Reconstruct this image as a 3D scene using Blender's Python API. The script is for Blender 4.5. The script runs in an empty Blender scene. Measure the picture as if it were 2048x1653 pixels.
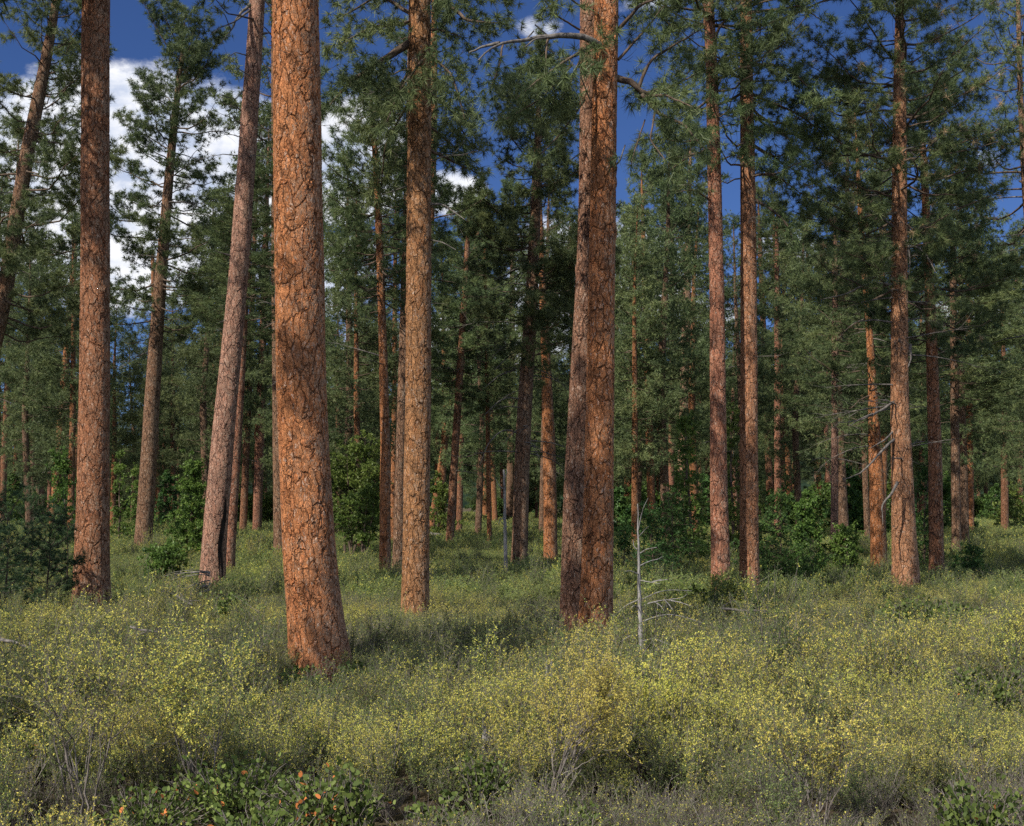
import bpy, math, random
import numpy as np
from mathutils import Vector, Matrix

# ------------------------------------------------------------------ camera, sky, sun, exposure
F, CX, HZ, CAMH = 2472.0, 1024.0, 1010.0, 2.7      # the photograph's focal length in its pixels, centre column, horizon row, eye height
sc = bpy.context.scene
col = sc.collection
cam = bpy.data.objects.new('camera', bpy.data.cameras.new('camera'))
col.objects.link(cam); sc.camera = cam
cam.location = (0, 0, CAMH); cam.rotation_euler = (math.radians(90), 0, 0)
cam.data.sensor_width = 36; cam.data.lens = 36 * F / 2048
cam.data.shift_y = (HZ - 826.5) / 2048
cam.data.clip_start = 0.1; cam.data.clip_end = 6000

SUN_EL, SUN_BACK = 44.0, 42.0                      # sun behind the camera and to its left
to_sun = Vector((-math.sin(math.radians(SUN_BACK)) * math.cos(math.radians(SUN_EL)),
                 -math.cos(math.radians(SUN_BACK)) * math.cos(math.radians(SUN_EL)),
                 math.sin(math.radians(SUN_EL))))
sl = bpy.data.lights.new('sun', 'SUN'); sl.energy = 4.9; sl.angle = math.radians(0.5); sl.color = (1.0, 0.93, 0.80)
so = bpy.data.objects.new('sun', sl); col.objects.link(so)
so.rotation_euler = (-to_sun).to_track_quat('-Z', 'Y').to_euler(); so.location = (-20, -20, 60)

sc.view_settings.view_transform = 'Standard'; sc.view_settings.look = 'None'
sc.view_settings.gamma = 1.0; sc.view_settings.exposure = 0.18
sc.cycles.max_bounces = 5; sc.cycles.diffuse_bounces = 2; sc.cycles.glossy_bounces = 1
sc.cycles.transmission_bounces = 2; sc.cycles.transparent_max_bounces = 4
sc.cycles.use_denoising = False
sc.cycles.caustics_reflective = False; sc.cycles.caustics_refractive = False


class NT:
    """small helper to wire shader nodes"""
    def __init__(s, tree):
        s.t = tree; s.n = tree.nodes; s.l = tree.links
    def new(s, kind, **kw):
        n = s.n.new(kind)
        for k, v in kw.items(): setattr(n, k, v)
        return n
    def put(s, sock, v):
        if isinstance(v, bpy.types.NodeSocket): s.l.new(v, sock)
        elif v is not None: sock.default_value = v
    def math(s, op, a, b=None, c=None, clamp=False):
        n = s.new('ShaderNodeMath', operation=op, use_clamp=clamp)
        s.put(n.inputs[0], a); s.put(n.inputs[1], b); s.put(n.inputs[2], c)
        return n.outputs[0]
    def vmath(s, op, a, b=None):
        n = s.new('ShaderNodeVectorMath', operation=op)
        s.put(n.inputs[0], a); s.put(n.inputs[1], b)
        return n.outputs[0]
    def ramp(s, v, a, b, c=0.0, d=1.0, smooth=True):
        n = s.new('ShaderNodeMapRange', interpolation_type='SMOOTHSTEP' if smooth else 'LINEAR')
        for i, x in enumerate((v, a, b, c, d)): s.put(n.inputs[i], x)
        return n.outputs[0]
    def mix(s, f, a, b, mode='MIX'):
        n = s.new('ShaderNodeMix', data_type='RGBA', blend_type=mode)
        s.put(n.inputs[0], f)
        s.put(n.inputs[6], a if isinstance(a, bpy.types.NodeSocket) else (*a, 1))
        s.put(n.inputs[7], b if isinstance(b, bpy.types.NodeSocket) else (*b, 1))
        return n.outputs[2]
    def noise(s, vec, scale, detail=3, rough=0.55, out=0, dist=0.0):
        n = s.new('ShaderNodeTexNoise')
        s.put(n.inputs['Vector'], vec); n.inputs['Scale'].default_value = scale
        n.inputs['Detail'].default_value = detail; n.inputs['Roughness'].default_value = rough
        n.inputs['Distortion'].default_value = dist
        return n.outputs[out]


def make_world():
    w = bpy.data.worlds.new('World'); sc.world = w; w.use_nodes = True
    w.node_tree.nodes.clear(); T = NT(w.node_tree)
    sky = T.new('ShaderNodeTexSky', sky_type='NISHITA', sun_disc=False)
    sky.sun_elevation = math.radians(SUN_EL)
    sky.sun_rotation = math.atan2(to_sun.x, to_sun.y)
    sky.altitude = 1600; sky.air_density = 1.0; sky.dust_density = 0.1; sky.ozone_density = 5.0
    blue = T.mix(1.0, sky.outputs[0], (0.41, 0.50, 0.72), 'MULTIPLY')        # a polarising filter deepens the blue
    tc = T.new('ShaderNodeTexCoord'); sep = T.new('ShaderNodeSeparateXYZ'); T.put(sep.inputs[0], tc.outputs['Generated'])
    y = T.math('MAXIMUM', sep.outputs[1], 0.08)
    u = T.math('DIVIDE', sep.outputs[0], y); v = T.math('DIVIDE', sep.outputs[2], y)
    cmb = T.new('ShaderNodeCombineXYZ'); T.put(cmb.inputs[0], u); T.put(cmb.inputs[1], T.math('MULTIPLY', v, 1.5)); cmb.inputs[2].default_value = 3.7
    uv = cmb.outputs[0]
    best = None
    for (px, py, a, b, k) in ((235, 370, 340, 225, 1.35), (90, 330, 150, 190, .9), (700, 330, 130, 130, 1.0), (890, 385, 90, 55, .75),
                              (1190, 540, 230, 110, .95), (1590, 500, 90, 55, .85), (1950, 640, 130, 60, .6), (640, 560, 200, 110, .8),
                              (850, 700, 400, 90, .8), (1070, 60, 110, 60, .25), (1340, 640, 200, 60, .8), (1300, 10, 120, 40, .2), (1985, 330, 90, 60, .15)):
        e = T.math('ADD', T.math('POWER', T.math('DIVIDE', T.math('SUBTRACT', u, (px - CX) / F), a / F), 2.0),
                   T.math('POWER', T.math('DIVIDE', T.math('SUBTRACT', v, (HZ - py) / F), b / F), 2.0))
        e = T.math('MAXIMUM', T.math('SUBTRACT', k, e), -3.0)
        best = e if best is None else T.math('MAXIMUM', best, e)
    n1 = T.noise(uv, 9.0, 8, 0.62); n2 = T.noise(uv, 26.0, 6, 0.6)
    m = T.math('ADD', best, T.math('MULTIPLY', T.math('SUBTRACT', n1, 0.5), 2.6))
    m = T.math('ADD', m, T.math('MULTIPLY', T.math('SUBTRACT', n2, 0.5), 0.5))
    mask = T.ramp(m, -0.05, 0.45)
    mask = T.math('MULTIPLY', mask, T.ramp(sep.outputs[1], 0.15, 0.4))
    nb = T.noise(tc.outputs['Generated'], 2.6, 7, 0.6)
    back = T.math('MULTIPLY', T.ramp(nb, 0.44, 0.54), T.ramp(sep.outputs[2], 0.02, 0.12))  # unseen clouds behind the camera, added to fill in the shadows
    mask = T.math('MAXIMUM', mask, T.math('MULTIPLY', back, T.ramp(sep.outputs[1], 0.45, 0.05)))
    shade = T.ramp(T.math('ADD', n2, T.math('MULTIPLY', n1, 0.8)), 0.7, 1.1)
    ccol = T.mix(shade, (0.50, 0.58, 0.76), (0.95, 0.96, 1.0))
    bg1 = T.new('ShaderNodeBackground'); T.put(bg1.inputs[0], blue); bg1.inputs[1].default_value = 0.10
    bg2 = T.new('ShaderNodeBackground'); T.put(bg2.inputs[0], ccol); bg2.inputs[1].default_value = 0.95
    ms = T.new('ShaderNodeMixShader'); T.put(ms.inputs[0], mask); T.put(ms.inputs[1], bg1.outputs[0]); T.put(ms.inputs[2], bg2.outputs[0])
    out = T.new('ShaderNodeOutputWorld'); T.put(out.inputs[0], ms.outputs[0])


make_world()

# ------------------------------------------------------------------ materials
def new_mat(name):
    m = bpy.data.materials.new(name); m.use_nodes = True; m.node_tree.nodes.clear()
    T = NT(m.node_tree); out = T.new('ShaderNodeOutputMaterial')
    return m, T, out


def principled(T, color, rough=0.8, spec=0.2):
    p = T.new('ShaderNodeBsdfPrincipled')
    T.put(p.inputs['Base Color'], color if isinstance(color, bpy.types.NodeSocket) else (*color, 1))
    T.put(p.inputs['Roughness'], rough); T.put(p.inputs['Specular IOR Level'], spec)
    return p


def bark_material(name, near):
    """Plated pine bark; the object's own colour is the colour of its plates."""
    m, T, out = new_mat(name)
    tc = T.new('ShaderNodeTexCoord'); oi = T.new('ShaderNodeObjectInfo')
    off = T.vmath('SCALE', (1, 1, 1)); off.node.inputs[3].default_value = 1
    T.put(off.node.inputs[3], T.math('MULTIPLY', oi.outputs['Random'], 60.0))
    co = T.vmath('ADD', tc.outputs['Object'], off)
    warp = T.vmath('SUBTRACT', T.noise(co, 3.2, 4, 0.6, out=1), (0.5, 0.5, 0.5))
    sc_ = T.vmath('SCALE', warp); sc_.node.inputs[3].default_value = 0.19
    wc = T.vmath('ADD', co, sc_)
    st = T.vmath('MULTIPLY', wc, (1, 1, 0.29))
    def vor(vec, scale, feat, outn):
        n = T.new('ShaderNodeTexVoronoi', feature=feat); T.put(n.inputs['Vector'], vec); n.inputs['Scale'].default_value = scale
        return n.outputs[outn]
    e1 = vor(st, 8.4, 'DISTANCE_TO_EDGE', 0); c1 = vor(st, 8.4, 'F1', 1)
    st2 = T.vmath('MULTIPLY', wc, (1, 1, 0.42))
    em = vor(st2, 13.0, 'DISTANCE_TO_EDGE', 0); cm_ = vor(st2, 13.0, 'F1', 1)
    e2 = vor(st2, 31.0, 'DISTANCE_TO_EDGE', 0); c2 = vor(st2, 31.0, 'F1', 1)
    big = T.noise(co, 0.9, 3)
    w1 = T.math('MULTIPLY', T.ramp(big, 0.3, 0.75, 0.045, 0.095, False), T.ramp(T.noise(co, 5.0, 2), 0.35, 0.65, 0.35, 1.5, False))
    f1 = T.ramp(e1, 0.0, w1)                              # 0 in a furrow, 1 on a plate
    wm = T.ramp(T.noise(co, 3.1, 3), 0.45, 0.68, 0.002, 0.08, False)
    fm = T.ramp(em, 0.0, wm)
    f2 = T.ramp(e2, 0.0, 0.10)
    fine = T.noise(T.vmath('MULTIPLY', co, (1, 1, 0.6)), 45.0, 5, 0.7)
    sp1 = T.new('ShaderNodeSeparateColor'); T.put(sp1.inputs[0], c1)
    sp2 = T.new('ShaderNodeSeparateColor'); T.put(sp2.inputs[0], c2)
    spm = T.new('ShaderNodeSeparateColor'); T.put(spm.inputs[0], cm_)
    tint = oi.outputs['Color']
    lum = T.math('ADD', 0.60, T.math('ADD', T.math('MULTIPLY', T.math('ADD', sp1.outputs[0], spm.outputs[0]), 0.22), T.math('MULTIPLY', sp2.outputs[0], 0.45)))
    lum = T.math('MULTIPLY', lum, T.ramp(fine, 0.3, 0.7, 0.58, 1.35, False))
    g = T.new('ShaderNodeCombineColor')
    for i in range(3): T.put(g.inputs[i], lum)
    plate = T.mix(1.0, tint, g.outputs[0], 'MULTIPLY')
    # grey scales: flakes scattered all over, more of them on the right-hand side
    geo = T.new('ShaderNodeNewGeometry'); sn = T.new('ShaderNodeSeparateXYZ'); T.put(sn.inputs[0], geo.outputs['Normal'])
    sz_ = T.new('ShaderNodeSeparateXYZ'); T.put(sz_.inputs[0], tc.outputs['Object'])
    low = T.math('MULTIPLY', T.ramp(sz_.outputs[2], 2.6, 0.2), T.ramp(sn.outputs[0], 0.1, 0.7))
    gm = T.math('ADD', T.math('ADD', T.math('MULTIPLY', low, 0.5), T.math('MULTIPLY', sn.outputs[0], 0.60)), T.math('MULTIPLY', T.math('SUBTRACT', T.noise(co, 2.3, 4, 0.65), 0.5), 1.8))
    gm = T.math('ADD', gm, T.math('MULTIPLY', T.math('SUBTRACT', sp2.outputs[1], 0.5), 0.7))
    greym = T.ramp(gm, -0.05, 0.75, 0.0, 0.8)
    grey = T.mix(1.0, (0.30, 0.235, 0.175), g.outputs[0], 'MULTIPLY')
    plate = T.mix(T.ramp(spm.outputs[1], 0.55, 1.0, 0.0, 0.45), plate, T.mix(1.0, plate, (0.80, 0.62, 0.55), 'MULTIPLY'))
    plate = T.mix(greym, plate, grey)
    flake = T.math('MULTIPLY', T.ramp(sp2.outputs[2], 0.84, 0.94), T.ramp(fine, 0.42, 0.6))
    plate = T.mix(T.math('MULTIPLY', flake, 0.75), plate, (0.55, 0.44, 0.36))
    dark = T.mix(1.0, tint, (0.22, 0.23, 0.27), 'MULTIPLY')
    c = T.mix(T.ramp(f2, 0, 1, 0.45, 1.0, False), dark, plate)
    c = T.mix(T.ramp(fm, 0, 1, 0.12, 1.0, False), dark, c)
    c = T.mix(f1, dark, c)
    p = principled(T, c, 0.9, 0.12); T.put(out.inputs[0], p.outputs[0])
    h = T.math('ADD', T.math('MULTIPLY', f1, 0.018), T.math('ADD', T.math('MULTIPLY', fm, 0.009), T.math('MULTIPLY', f2, 0.006)))
    h = T.math('ADD', h, T.math('MULTIPLY', fine, 0.009))
    if near:
        d = T.new('ShaderNodeDisplacement'); T.put(d.inputs[0], h); d.inputs[1].default_value = 0.03; d.inputs[2].default_value = 1.2
        T.put(out.inputs[2], d.outputs[0]); m.displacement_method = 'BOTH'
    else:
        b = T.new('ShaderNodeBump'); T.put(b.inputs['Height'], h); b.inputs['Distance'].default_value = 1.4; b.inputs['Strength'].default_value = 1.0
        T.put(p.inputs['Normal'], b.outputs[0])
    return m


def leaf_material(name, stops, transl=0.25, rough=0.55, hue=0.0, spec=0.25):
    """stops: (position, colour) over the per-cluster 'tint' attribute"""
    m, T, out = new_mat(name)
    a = T.new('ShaderNodeAttribute', attribute_type='GEOMETRY', attribute_name='tint')
    cr = T.new('ShaderNodeValToRGB'); els = cr.color_ramp.elements
    while len(els) > 1: els.remove(els[-1])
    els[0].position = stops[0][0]; els[0].color = (*stops[0][1], 1)
    for p, c in stops[1:]:
        e = els.new(p); e.color = (*c, 1)
    T.put(cr.inputs[0], a.outputs['Fac'])
    oi = T.new('ShaderNodeObjectInfo')
    hs = T.new('ShaderNodeHueSaturation')
    T.put(hs.inputs['Hue'], T.ramp(oi.outputs['Random'], 0, 1, 0.5 - hue, 0.5 + hue, False))
    T.put(hs.inputs['Value'], T.ramp(T.math('FRACT', T.math('MULTIPLY', oi.outputs['Random'], 7.31)), 0, 1, 0.82, 1.18, False))
    T.put(hs.inputs['Color'], cr.outputs[0])
    p = principled(T, hs.outputs[0], rough, spec)
    tr = T.new('ShaderNodeBsdfTranslucent'); T.put(tr.inputs[0], hs.outputs[0])
    ms = T.new('ShaderNodeMixShader'); ms.inputs[0].default_value = transl
    T.put(ms.inputs[1], p.outputs[0]); T.put(ms.inputs[2], tr.outputs[0]); T.put(out.inputs[0], ms.outputs[0])
    return m


def twig_material(name, a, b, rough=0.85, scale=9.0):
    m, T, out = new_mat(name)
    tc = T.new('ShaderNodeTexCoord')
    n = T.noise(T.vmath('MULTIPLY', tc.outputs['Object'], (1, 1, 0.3)), scale, 5, 0.65)
    p = principled(T, T.mix(T.ramp(n, 0.3, 0.7), a, b), rough, 0.15)
    bp = T.new('ShaderNodeBump'); T.put(bp.inputs['Height'], n); bp.inputs['Distance'].default_value = 0.02
    T.put(p.inputs['Normal'], bp.outputs[0]); T.put(out.inputs[0], p.outputs[0])
    return m


def ground_material():
    m, T, out = new_mat('forest_floor_litter')
    tc = T.new('ShaderNodeTexCoord'); co = tc.outputs['Object']
    n = T.noise(co, 0.35, 6, 0.65); n2 = T.noise(co, 7.0, 6, 0.75); n3 = T.noise(co, 60.0, 4, 0.7)
    c = T.mix(T.ramp(n2, 0.3, 0.7), (0.050, 0.036, 0.024), (0.15, 0.115, 0.075))
    c = T.mix(T.ramp(n, 0.4, 0.65, 0, 0.6), c, (0.075, 0.080, 0.035))
    c = T.mix(T.ramp(n3, 0.55, 0.75, 0, 0.6), c, (0.20, 0.15, 0.10))
    p = principled(T, c, 0.95, 0.1)
    bp = T.new('ShaderNodeBump'); T.put(bp.inputs['Height'], T.math('ADD', n2, T.math('MULTIPLY', n3, 0.4))); bp.inputs['Distance'].default_value = 0.06
    T.put(p.inputs['Normal'], bp.outputs[0]); T.put(out.inputs[0], p.outputs[0])
    return m


def hill_material():
    m, T, out = new_mat('wooded_slope')
    tc = T.new('ShaderNodeTexCoord'); co = tc.outputs['Object']
    v = T.new('ShaderNodeTexVoronoi', feature='F1'); T.put(v.inputs['Vector'], co); v.inputs['Scale'].default_value = 0.09
    n = T.noise(co, 0.03, 5, 0.6)
    c = T.mix(T.ramp(v.outputs[0], 0.1, 0.8), (0.030, 0.050, 0.026), (0.010, 0.018, 0.014))
    c = T.mix(T.ramp(n, 0.4, 0.7, 0, .5), c, (0.024, 0.040, 0.028))
    p = principled(T, c, 1.0, 0.0)
    bp = T.new('ShaderNodeBump'); T.put(bp.inputs['Height'], v.outputs[0]); bp.inputs['Distance'].default_value = 6; bp.invert = True
    T.put(p.inputs['Normal'], bp.outputs[0]); T.put(out.inputs[0], p.outputs[0])
    return m


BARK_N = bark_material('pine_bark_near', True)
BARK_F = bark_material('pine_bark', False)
NEEDLE = leaf_material('pine_needles', [(0.0, (0.065, 0.096, 0.050)), (0.35, (0.109, 0.154, 0.067)), (0.72, (0.175, 0.216, 0.086)),
                                        (0.955, (0.190, 0.224, 0.087)), (0.975, (0.455, 0.305, 0.155)), (1.0, (0.545, 0.401, 0.255))], 0.22, 0.5, 0.012)
NEEDLE_BLUE = leaf_material('long_pine_needles', [(0.0, (0.064, 0.093, 0.045)), (0.5, (0.115, 0.155, 0.065)), (1.0, (0.184, 0.221, 0.087))], 0.22, 0.45, 0.01)
YOUNG = leaf_material('young_pine_needles', [(0.0, (0.033, 0.066, 0.033)), (0.6, (0.066, 0.116, 0.050)), (1.0, (0.105, 0.160, 0.061))], 0.25, 0.5, 0.015)
BROAD = leaf_material('sapling_leaves', [(0.0, (0.057, 0.099, 0.029)), (0.5, (0.118, 0.186, 0.042)), (0.9, (0.198, 0.278, 0.061)), (1.0, (0.323, 0.338, 0.090))], 0.35, 0.45, 0.02)
FIR = leaf_material('fir_sprays', [(0.0, (0.033, 0.073, 0.025)), (0.6, (0.069, 0.137, 0.036)), (1.0, (0.124, 0.217, 0.047))], 0.25, 0.5, 0.02)
BRUSH = leaf_material('bitterbrush_leaves', [(0.0, (0.123, 0.164, 0.067)), (0.40, (0.216, 0.275, 0.101)), (0.58, (0.359, 0.426, 0.140)),
                                             (0.62, (0.637, 0.592, 0.121)), (1.0, (0.884, 0.811, 0.196))], 0.40, 0.6, 0.015, 0.12)
MANZ = leaf_material('manzanita_leaves', [(0.0, (0.066, 0.101, 0.029)), (0.6, (0.127, 0.176, 0.044)), (0.93, (0.220, 0.275, 0.077)), (0.95, (0.660, 0.209, 0.066)), (1.0, (0.770, 0.297, 0.099))], 0.25, 0.5, 0.0, 0.15)
LIMB = twig_material('limb_bark', (0.060, 0.042, 0.032), (0.17, 0.125, 0.095))
GREYLIMB = twig_material('old_grey_limb', (0.065, 0.057, 0.052), (0.22, 0.20, 0.185), 0.85, 11)
DEAD = twig_material('weathered_dead_wood', (0.12, 0.11, 0.105), (0.37, 0.345, 0.33), 0.8, 14)
SILVER = twig_material('silvered_snag_wood', (0.12, 0.112, 0.108), (0.38, 0.36, 0.35), 0.75, 18)
SHRUBWOOD = twig_material('shrub_twigs', (0.10, 0.085, 0.075), (0.27, 0.24, 0.22))
CHAR = twig_material('charred_wood', (0.008, 0.007, 0.006), (0.035, 0.028, 0.024))

# ------------------------------------------------------------------ mesh building
def ground_z(x, y):
    x = np.asarray(x, float); y = np.asarray(y, float)
    a = np.clip(y / 70.0, 0.25, 2.5)
    return a * (0.09 * np.sin(x / 5.1 + 0.7) * np.cos(y / 6.3) + 0.16 * np.sin(x / 15.0 + y / 21.0)) - 0.02


def world(px, py, D):
    return np.array([(px - CX) / F * D, D, CAMH + (HZ - py) / F * D])


def unit(v):
    return v / np.maximum(np.linalg.norm(v, axis=-1, keepdims=True), 1e-9)


def mesh_from(name, V, faces, k, mats, smooth=False, tint=None, midx=None):
    """faces: (n,k) int array"""
    me = bpy.data.meshes.new(name)
    n = len(faces)
    me.vertices.add(len(V)); me.vertices.foreach_set('co', np.ascontiguousarray(V, dtype=np.float32).ravel())
    me.loops.add(n * k); me.loops.foreach_set('vertex_index', np.ascontiguousarray(faces, dtype=np.int32).ravel())
    me.polygons.add(n); me.polygons.foreach_set('loop_start', np.arange(0, n * k, k, dtype=np.int32))
    if smooth: me.polygons.foreach_set('use_smooth', np.ones(n, dtype=bool))
    for m in mats: me.materials.append(m)
    if midx is not None: me.polygons.foreach_set('material_index', np.asarray(midx, dtype=np.int32))
    if tint is not None:
        at = me.attributes.new('tint', 'FLOAT', 'FACE'); at.data.foreach_set('value', np.asarray(tint, dtype=np.float32))
    me.update(calc_edges=True)
    return me


def tubes(P, R, k=4):
    """P (B,N,3) centre lines, R (B,N) radii -> verts, quads"""
    B, N = P.shape[:2]
    t = np.empty_like(P); t[:, 1:-1] = P[:, 2:] - P[:, :-2]; t[:, 0] = P[:, 1] - P[:, 0]; t[:, -1] = P[:, -1] - P[:, -2]
    t = unit(t)
    ref = np.where(np.abs(t[:, :1, 2:3]) > 0.8, np.array([1.0, 0, 0]), np.array([0, 0, 1.0]))
    ref = np.broadcast_to(ref, P.shape)
    a = unit(np.cross(t, ref)); b = np.cross(t, a)
    th = np.arange(k) * 2 * math.pi / k
    V = P[:, :, None] + R[:, :, None, None] * (np.cos(th)[None, None, :, None] * a[:, :, None] + np.sin(th)[None, None, :, None] * b[:, :, None])
    idx = np.arange(B * N * k).reshape(B, N, k)
    q = np.stack([idx[:, :-1], np.roll(idx, -1, 2)[:, :-1], np.roll(idx, -1, 2)[:, 1:], idx[:, 1:]], -1).reshape(-1, 4)
    return V.reshape(-1, 3), q


class Plant:
    """collects limbs (tubes) and clusters of needles or leaves"""
    def __init__(s, seed):
        s.r = np.random.default_rng(seed); s.TV = []; s.TQ = []; s.nv = 0; s.C = []; s.Dn = []; s.Tt = []; s.M = []
    def tube(s, P, R, k=4):
        P = np.asarray(P, float); R = np.asarray(R, float)
        if P.ndim == 2: P = P[None]; R = R[None]
        V, q = tubes(P, R, k)
        s.TV.append(V); s.TQ.append(q + s.nv); s.nv += len(V)
    def mark(s):
        s.M.append(len(s.TV))
    def split(s, name, mat, root):
        """what was added before the first mark is returned as one mesh; every marked limb becomes a part of its own"""
        M = s.M + [len(s.TV)]; offs = np.r_[0, np.cumsum([len(v) for v in s.TV])]
        for a, b in zip(M[:-1], M[1:]):
            if b > a: put(name, mesh_from(name, np.concatenate(s.TV[a:b]), np.concatenate(s.TQ[a:b]) - offs[a], 4, [mat], True), root)
        if M[0] > 0: put(name if not s.M else 'branches', mesh_from('branches', np.concatenate(s.TV[:M[0]]), np.concatenate(s.TQ[:M[0]]), 4, [mat], True), root)
    def tuft(s, C, Dn, tint):
        s.C.append(np.asarray(C).reshape(-1, 3)); s.Dn.append(np.asarray(Dn).reshape(-1, 3)); s.Tt.append(np.broadcast_to(tint, (len(s.C[-1]),)).astype(float))
    def branch(s, P, r0, r1, bare=0.3, sub=3.2, sublen=0.42, gap=0.2, spread=(35, 65), k=5, tint=None, droop=0.0, minsub=0.25, subbare=0.2, lift=0.15, mult=4, jit=0.12):
        """a limb along P (N,3) with side twigs that carry tufts"""
        r = s.r; P = np.asarray(P, float)
        seg = np.linalg.norm(np.diff(P, axis=0), axis=1); cum = np.r_[0, np.cumsum(seg)]; L = cum[-1]
        N = len(P); R = np.interp(np.linspace(0, 1, N), [0, 1], [r0, r1])
        s.tube(P, R, k)
        base_t = r.uniform(0.1, 0.9) if tint is None else tint
        n = max(2, int(L * sub * (1 - bare)))
        ss = bare + (1 - bare) * (np.arange(n) + r.uniform(0.1, 0.9, n)) / n
        pos = np.stack([np.interp(ss * L, cum, P[:, i]) for i in range(3)], -1)
        nx = np.stack([np.interp(np.minimum(ss + 0.06, 1.0) * L, cum, P[:, i]) for i in range(3)], -1)
        pv = np.stack([np.interp(np.maximum(ss - 0.06, 0) * L, cum, P[:, i]) for i in range(3)], -1)
        d = unit(nx - pv)
        side = np.where(np.arange(n) % 2 == 0, 1, -1) * np.radians(r.uniform(*spread, n))
        ca, sa = np.cos(side), np.sin(side)
        d2 = np.stack([d[:, 0] * ca - d[:, 1] * sa, d[:, 0] * sa + d[:, 1] * ca, d[:, 2] + r.normal(lift, 0.25, n) - droop], -1)
        d2 = unit(d2)
        ln = np.maximum(minsub, sublen * L * (1.05 - 0.62 * ss) * r.uniform(0.5, 1.15, n))
        M = 5; q = np.linspace(0, 1, M)
        bend = np.array([0, 0, 1.0]) * (r.normal(0.10, 0.10, n) - droop * .4)[:, None]
        SP = pos[:, None] + d2[:, None] * (ln[:, None] * q)[:, :, None] + bend[:, None] * (ln[:, None] * q ** 2)[:, :, None]
        SP[:, 1:] += r.normal(0, 0.03, (n, M - 1, 3)) * ln[:, None, None]
        s.tube(SP, np.maximum(0.004, r1 * 0.75) * (1.0 - 0.6 * q)[None] * np.ones((n, 1)) * np.clip(ln, .5, 1.6)[:, None], 3)
        # tufts along the twigs
        for j in range(n):
            m = max(1, int(ln[j] * (1 - subbare) / gap + 0.5))
            sq = subbare + (1 - subbare) * (np.arange(m) + 1) / m
            C = np.stack([np.interp(sq, q, SP[j, :, i]) for i in range(3)], -1)
            tn = unit(SP[j, -1] - SP[j, -2])
            C = C + r.normal(0, gap * 0.38, C.shape) * np.linspace(1, 0.2, m)[:, None]
            if mult > 1:
                C = np.repeat(C, mult, 0) + r.normal(0, jit, (m * mult, 3)) * (1, 1, .65); m *= mult
            s.tuft(C, np.tile(tn, (m, 1)) + r.normal(0, 0.35, C.shape), np.clip(base_t * 0.5 + r.uniform(0, 0.45, m) + 0.02, 0, 0.95) if m else 0)
        s.tuft(P[-1:], unit(P[-1:] - P[-2:-1]), min(0.95, base_t))
    def limbs(s, name, mat, smooth=True):
        return mesh_from(name, np.concatenate(s.TV), np.concatenate(s.TQ), 4, [mat], smooth)
    def needles(s, name, mat, n=22, length=0.2, width=0.018, fwd=0.55, brown=0.0, fold=False):
        r = s.r; C = np.concatenate(s.C); Dn = unit(np.concatenate(s.Dn)); tt = np.concatenate(s.Tt).copy()
        T = len(C)
        if brown: tt[r.random(T) < brown] = 0.99
        d = unit(r.normal(0, 1, (T, n, 3)) * 0.62 + Dn[:, None] * fwd)
        L = length * r.uniform(0.65, 1.1, (T, n, 1)) * r.uniform(0.75, 1.15, (T, 1, 1))
        a = C[:, None] + d * L * 0.06
        b = C[:, None] + d * L; b[..., 2] -= 0.12 * L[..., 0]
        w = unit(np.cross(d, r.normal(0, 1, (T, n, 3)))) * (width * r.uniform(0.7, 1.2, (T, n, 1)) * 0.5)
        tint = np.clip(np.repeat(tt, n) + np.where(np.repeat(tt, n) < 0.96, r.uniform(-0.1, 0.1, T * n), 0), 0, 1)
        tint = np.where((np.repeat(tt, n) < 0.96) & (tint > 0.955), 0.95, tint)
        if fold:                                            # rhombic leaf
            mid = a + (b - a) * 0.45
            V = np.stack([a, mid + w, b, mid - w], 2).reshape(-1, 3)
            return mesh_from(name, V, np.arange(T * n * 4).reshape(-1, 4), 4, [mat], False, tint)
        V = np.stack([a + w, a - w, b], 2).reshape(-1, 3)
        return mesh_from(name, V, np.arange(T * n * 3).reshape(-1, 3), 3, [mat], False, tint)


def tag(o, label=None, cat=None, group=None, kind=None):
    for k, v in (('label', label), ('category', cat), ('group', group), ('kind', kind)):
        if v: o[k] = v
    return o


def empty(name, loc, rz=0.0):
    o = bpy.data.objects.new(name, None); col.objects.link(o)
    o.location = loc; o.rotation_euler = (0, 0, rz); o.empty_display_size = 0.5
    return o


def put(name, me, parent=None, color=None, loc=None):
    o = bpy.data.objects.new(name, me); col.objects.link(o)
    if parent: o.parent = parent
    if color: o.color = (*color, 1)
    if loc is not None: o.location = loc
    return o


class Axis:
    """a trunk's centre line and radius against height, in the tree's own frame"""
    def __init__(s, z, x, y, r):
        zz = np.linspace(z[0], z[-1], 400)
        def sm(v):
            v = np.interp(zz, z, v); kk = np.ones(31) / 31
            return np.convolve(np.r_[np.full(15, v[0]) + (v[0] - v[1]) * np.arange(15, 0, -1), v, np.full(15, v[-1]) + (v[-1] - v[-2]) * np.arange(1, 16)], kk, 'valid')
        s.z = zz; s.x = sm(x); s.y = sm(y); s.r = np.maximum(sm(r), 0.012); s.top = z[-1]
    def at(s, z):
        return np.array([np.interp(z, s.z, s.x), np.interp(z, s.z, s.y), z])
    def rad(s, z):
        return float(np.interp(z, s.z, s.r))


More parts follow.
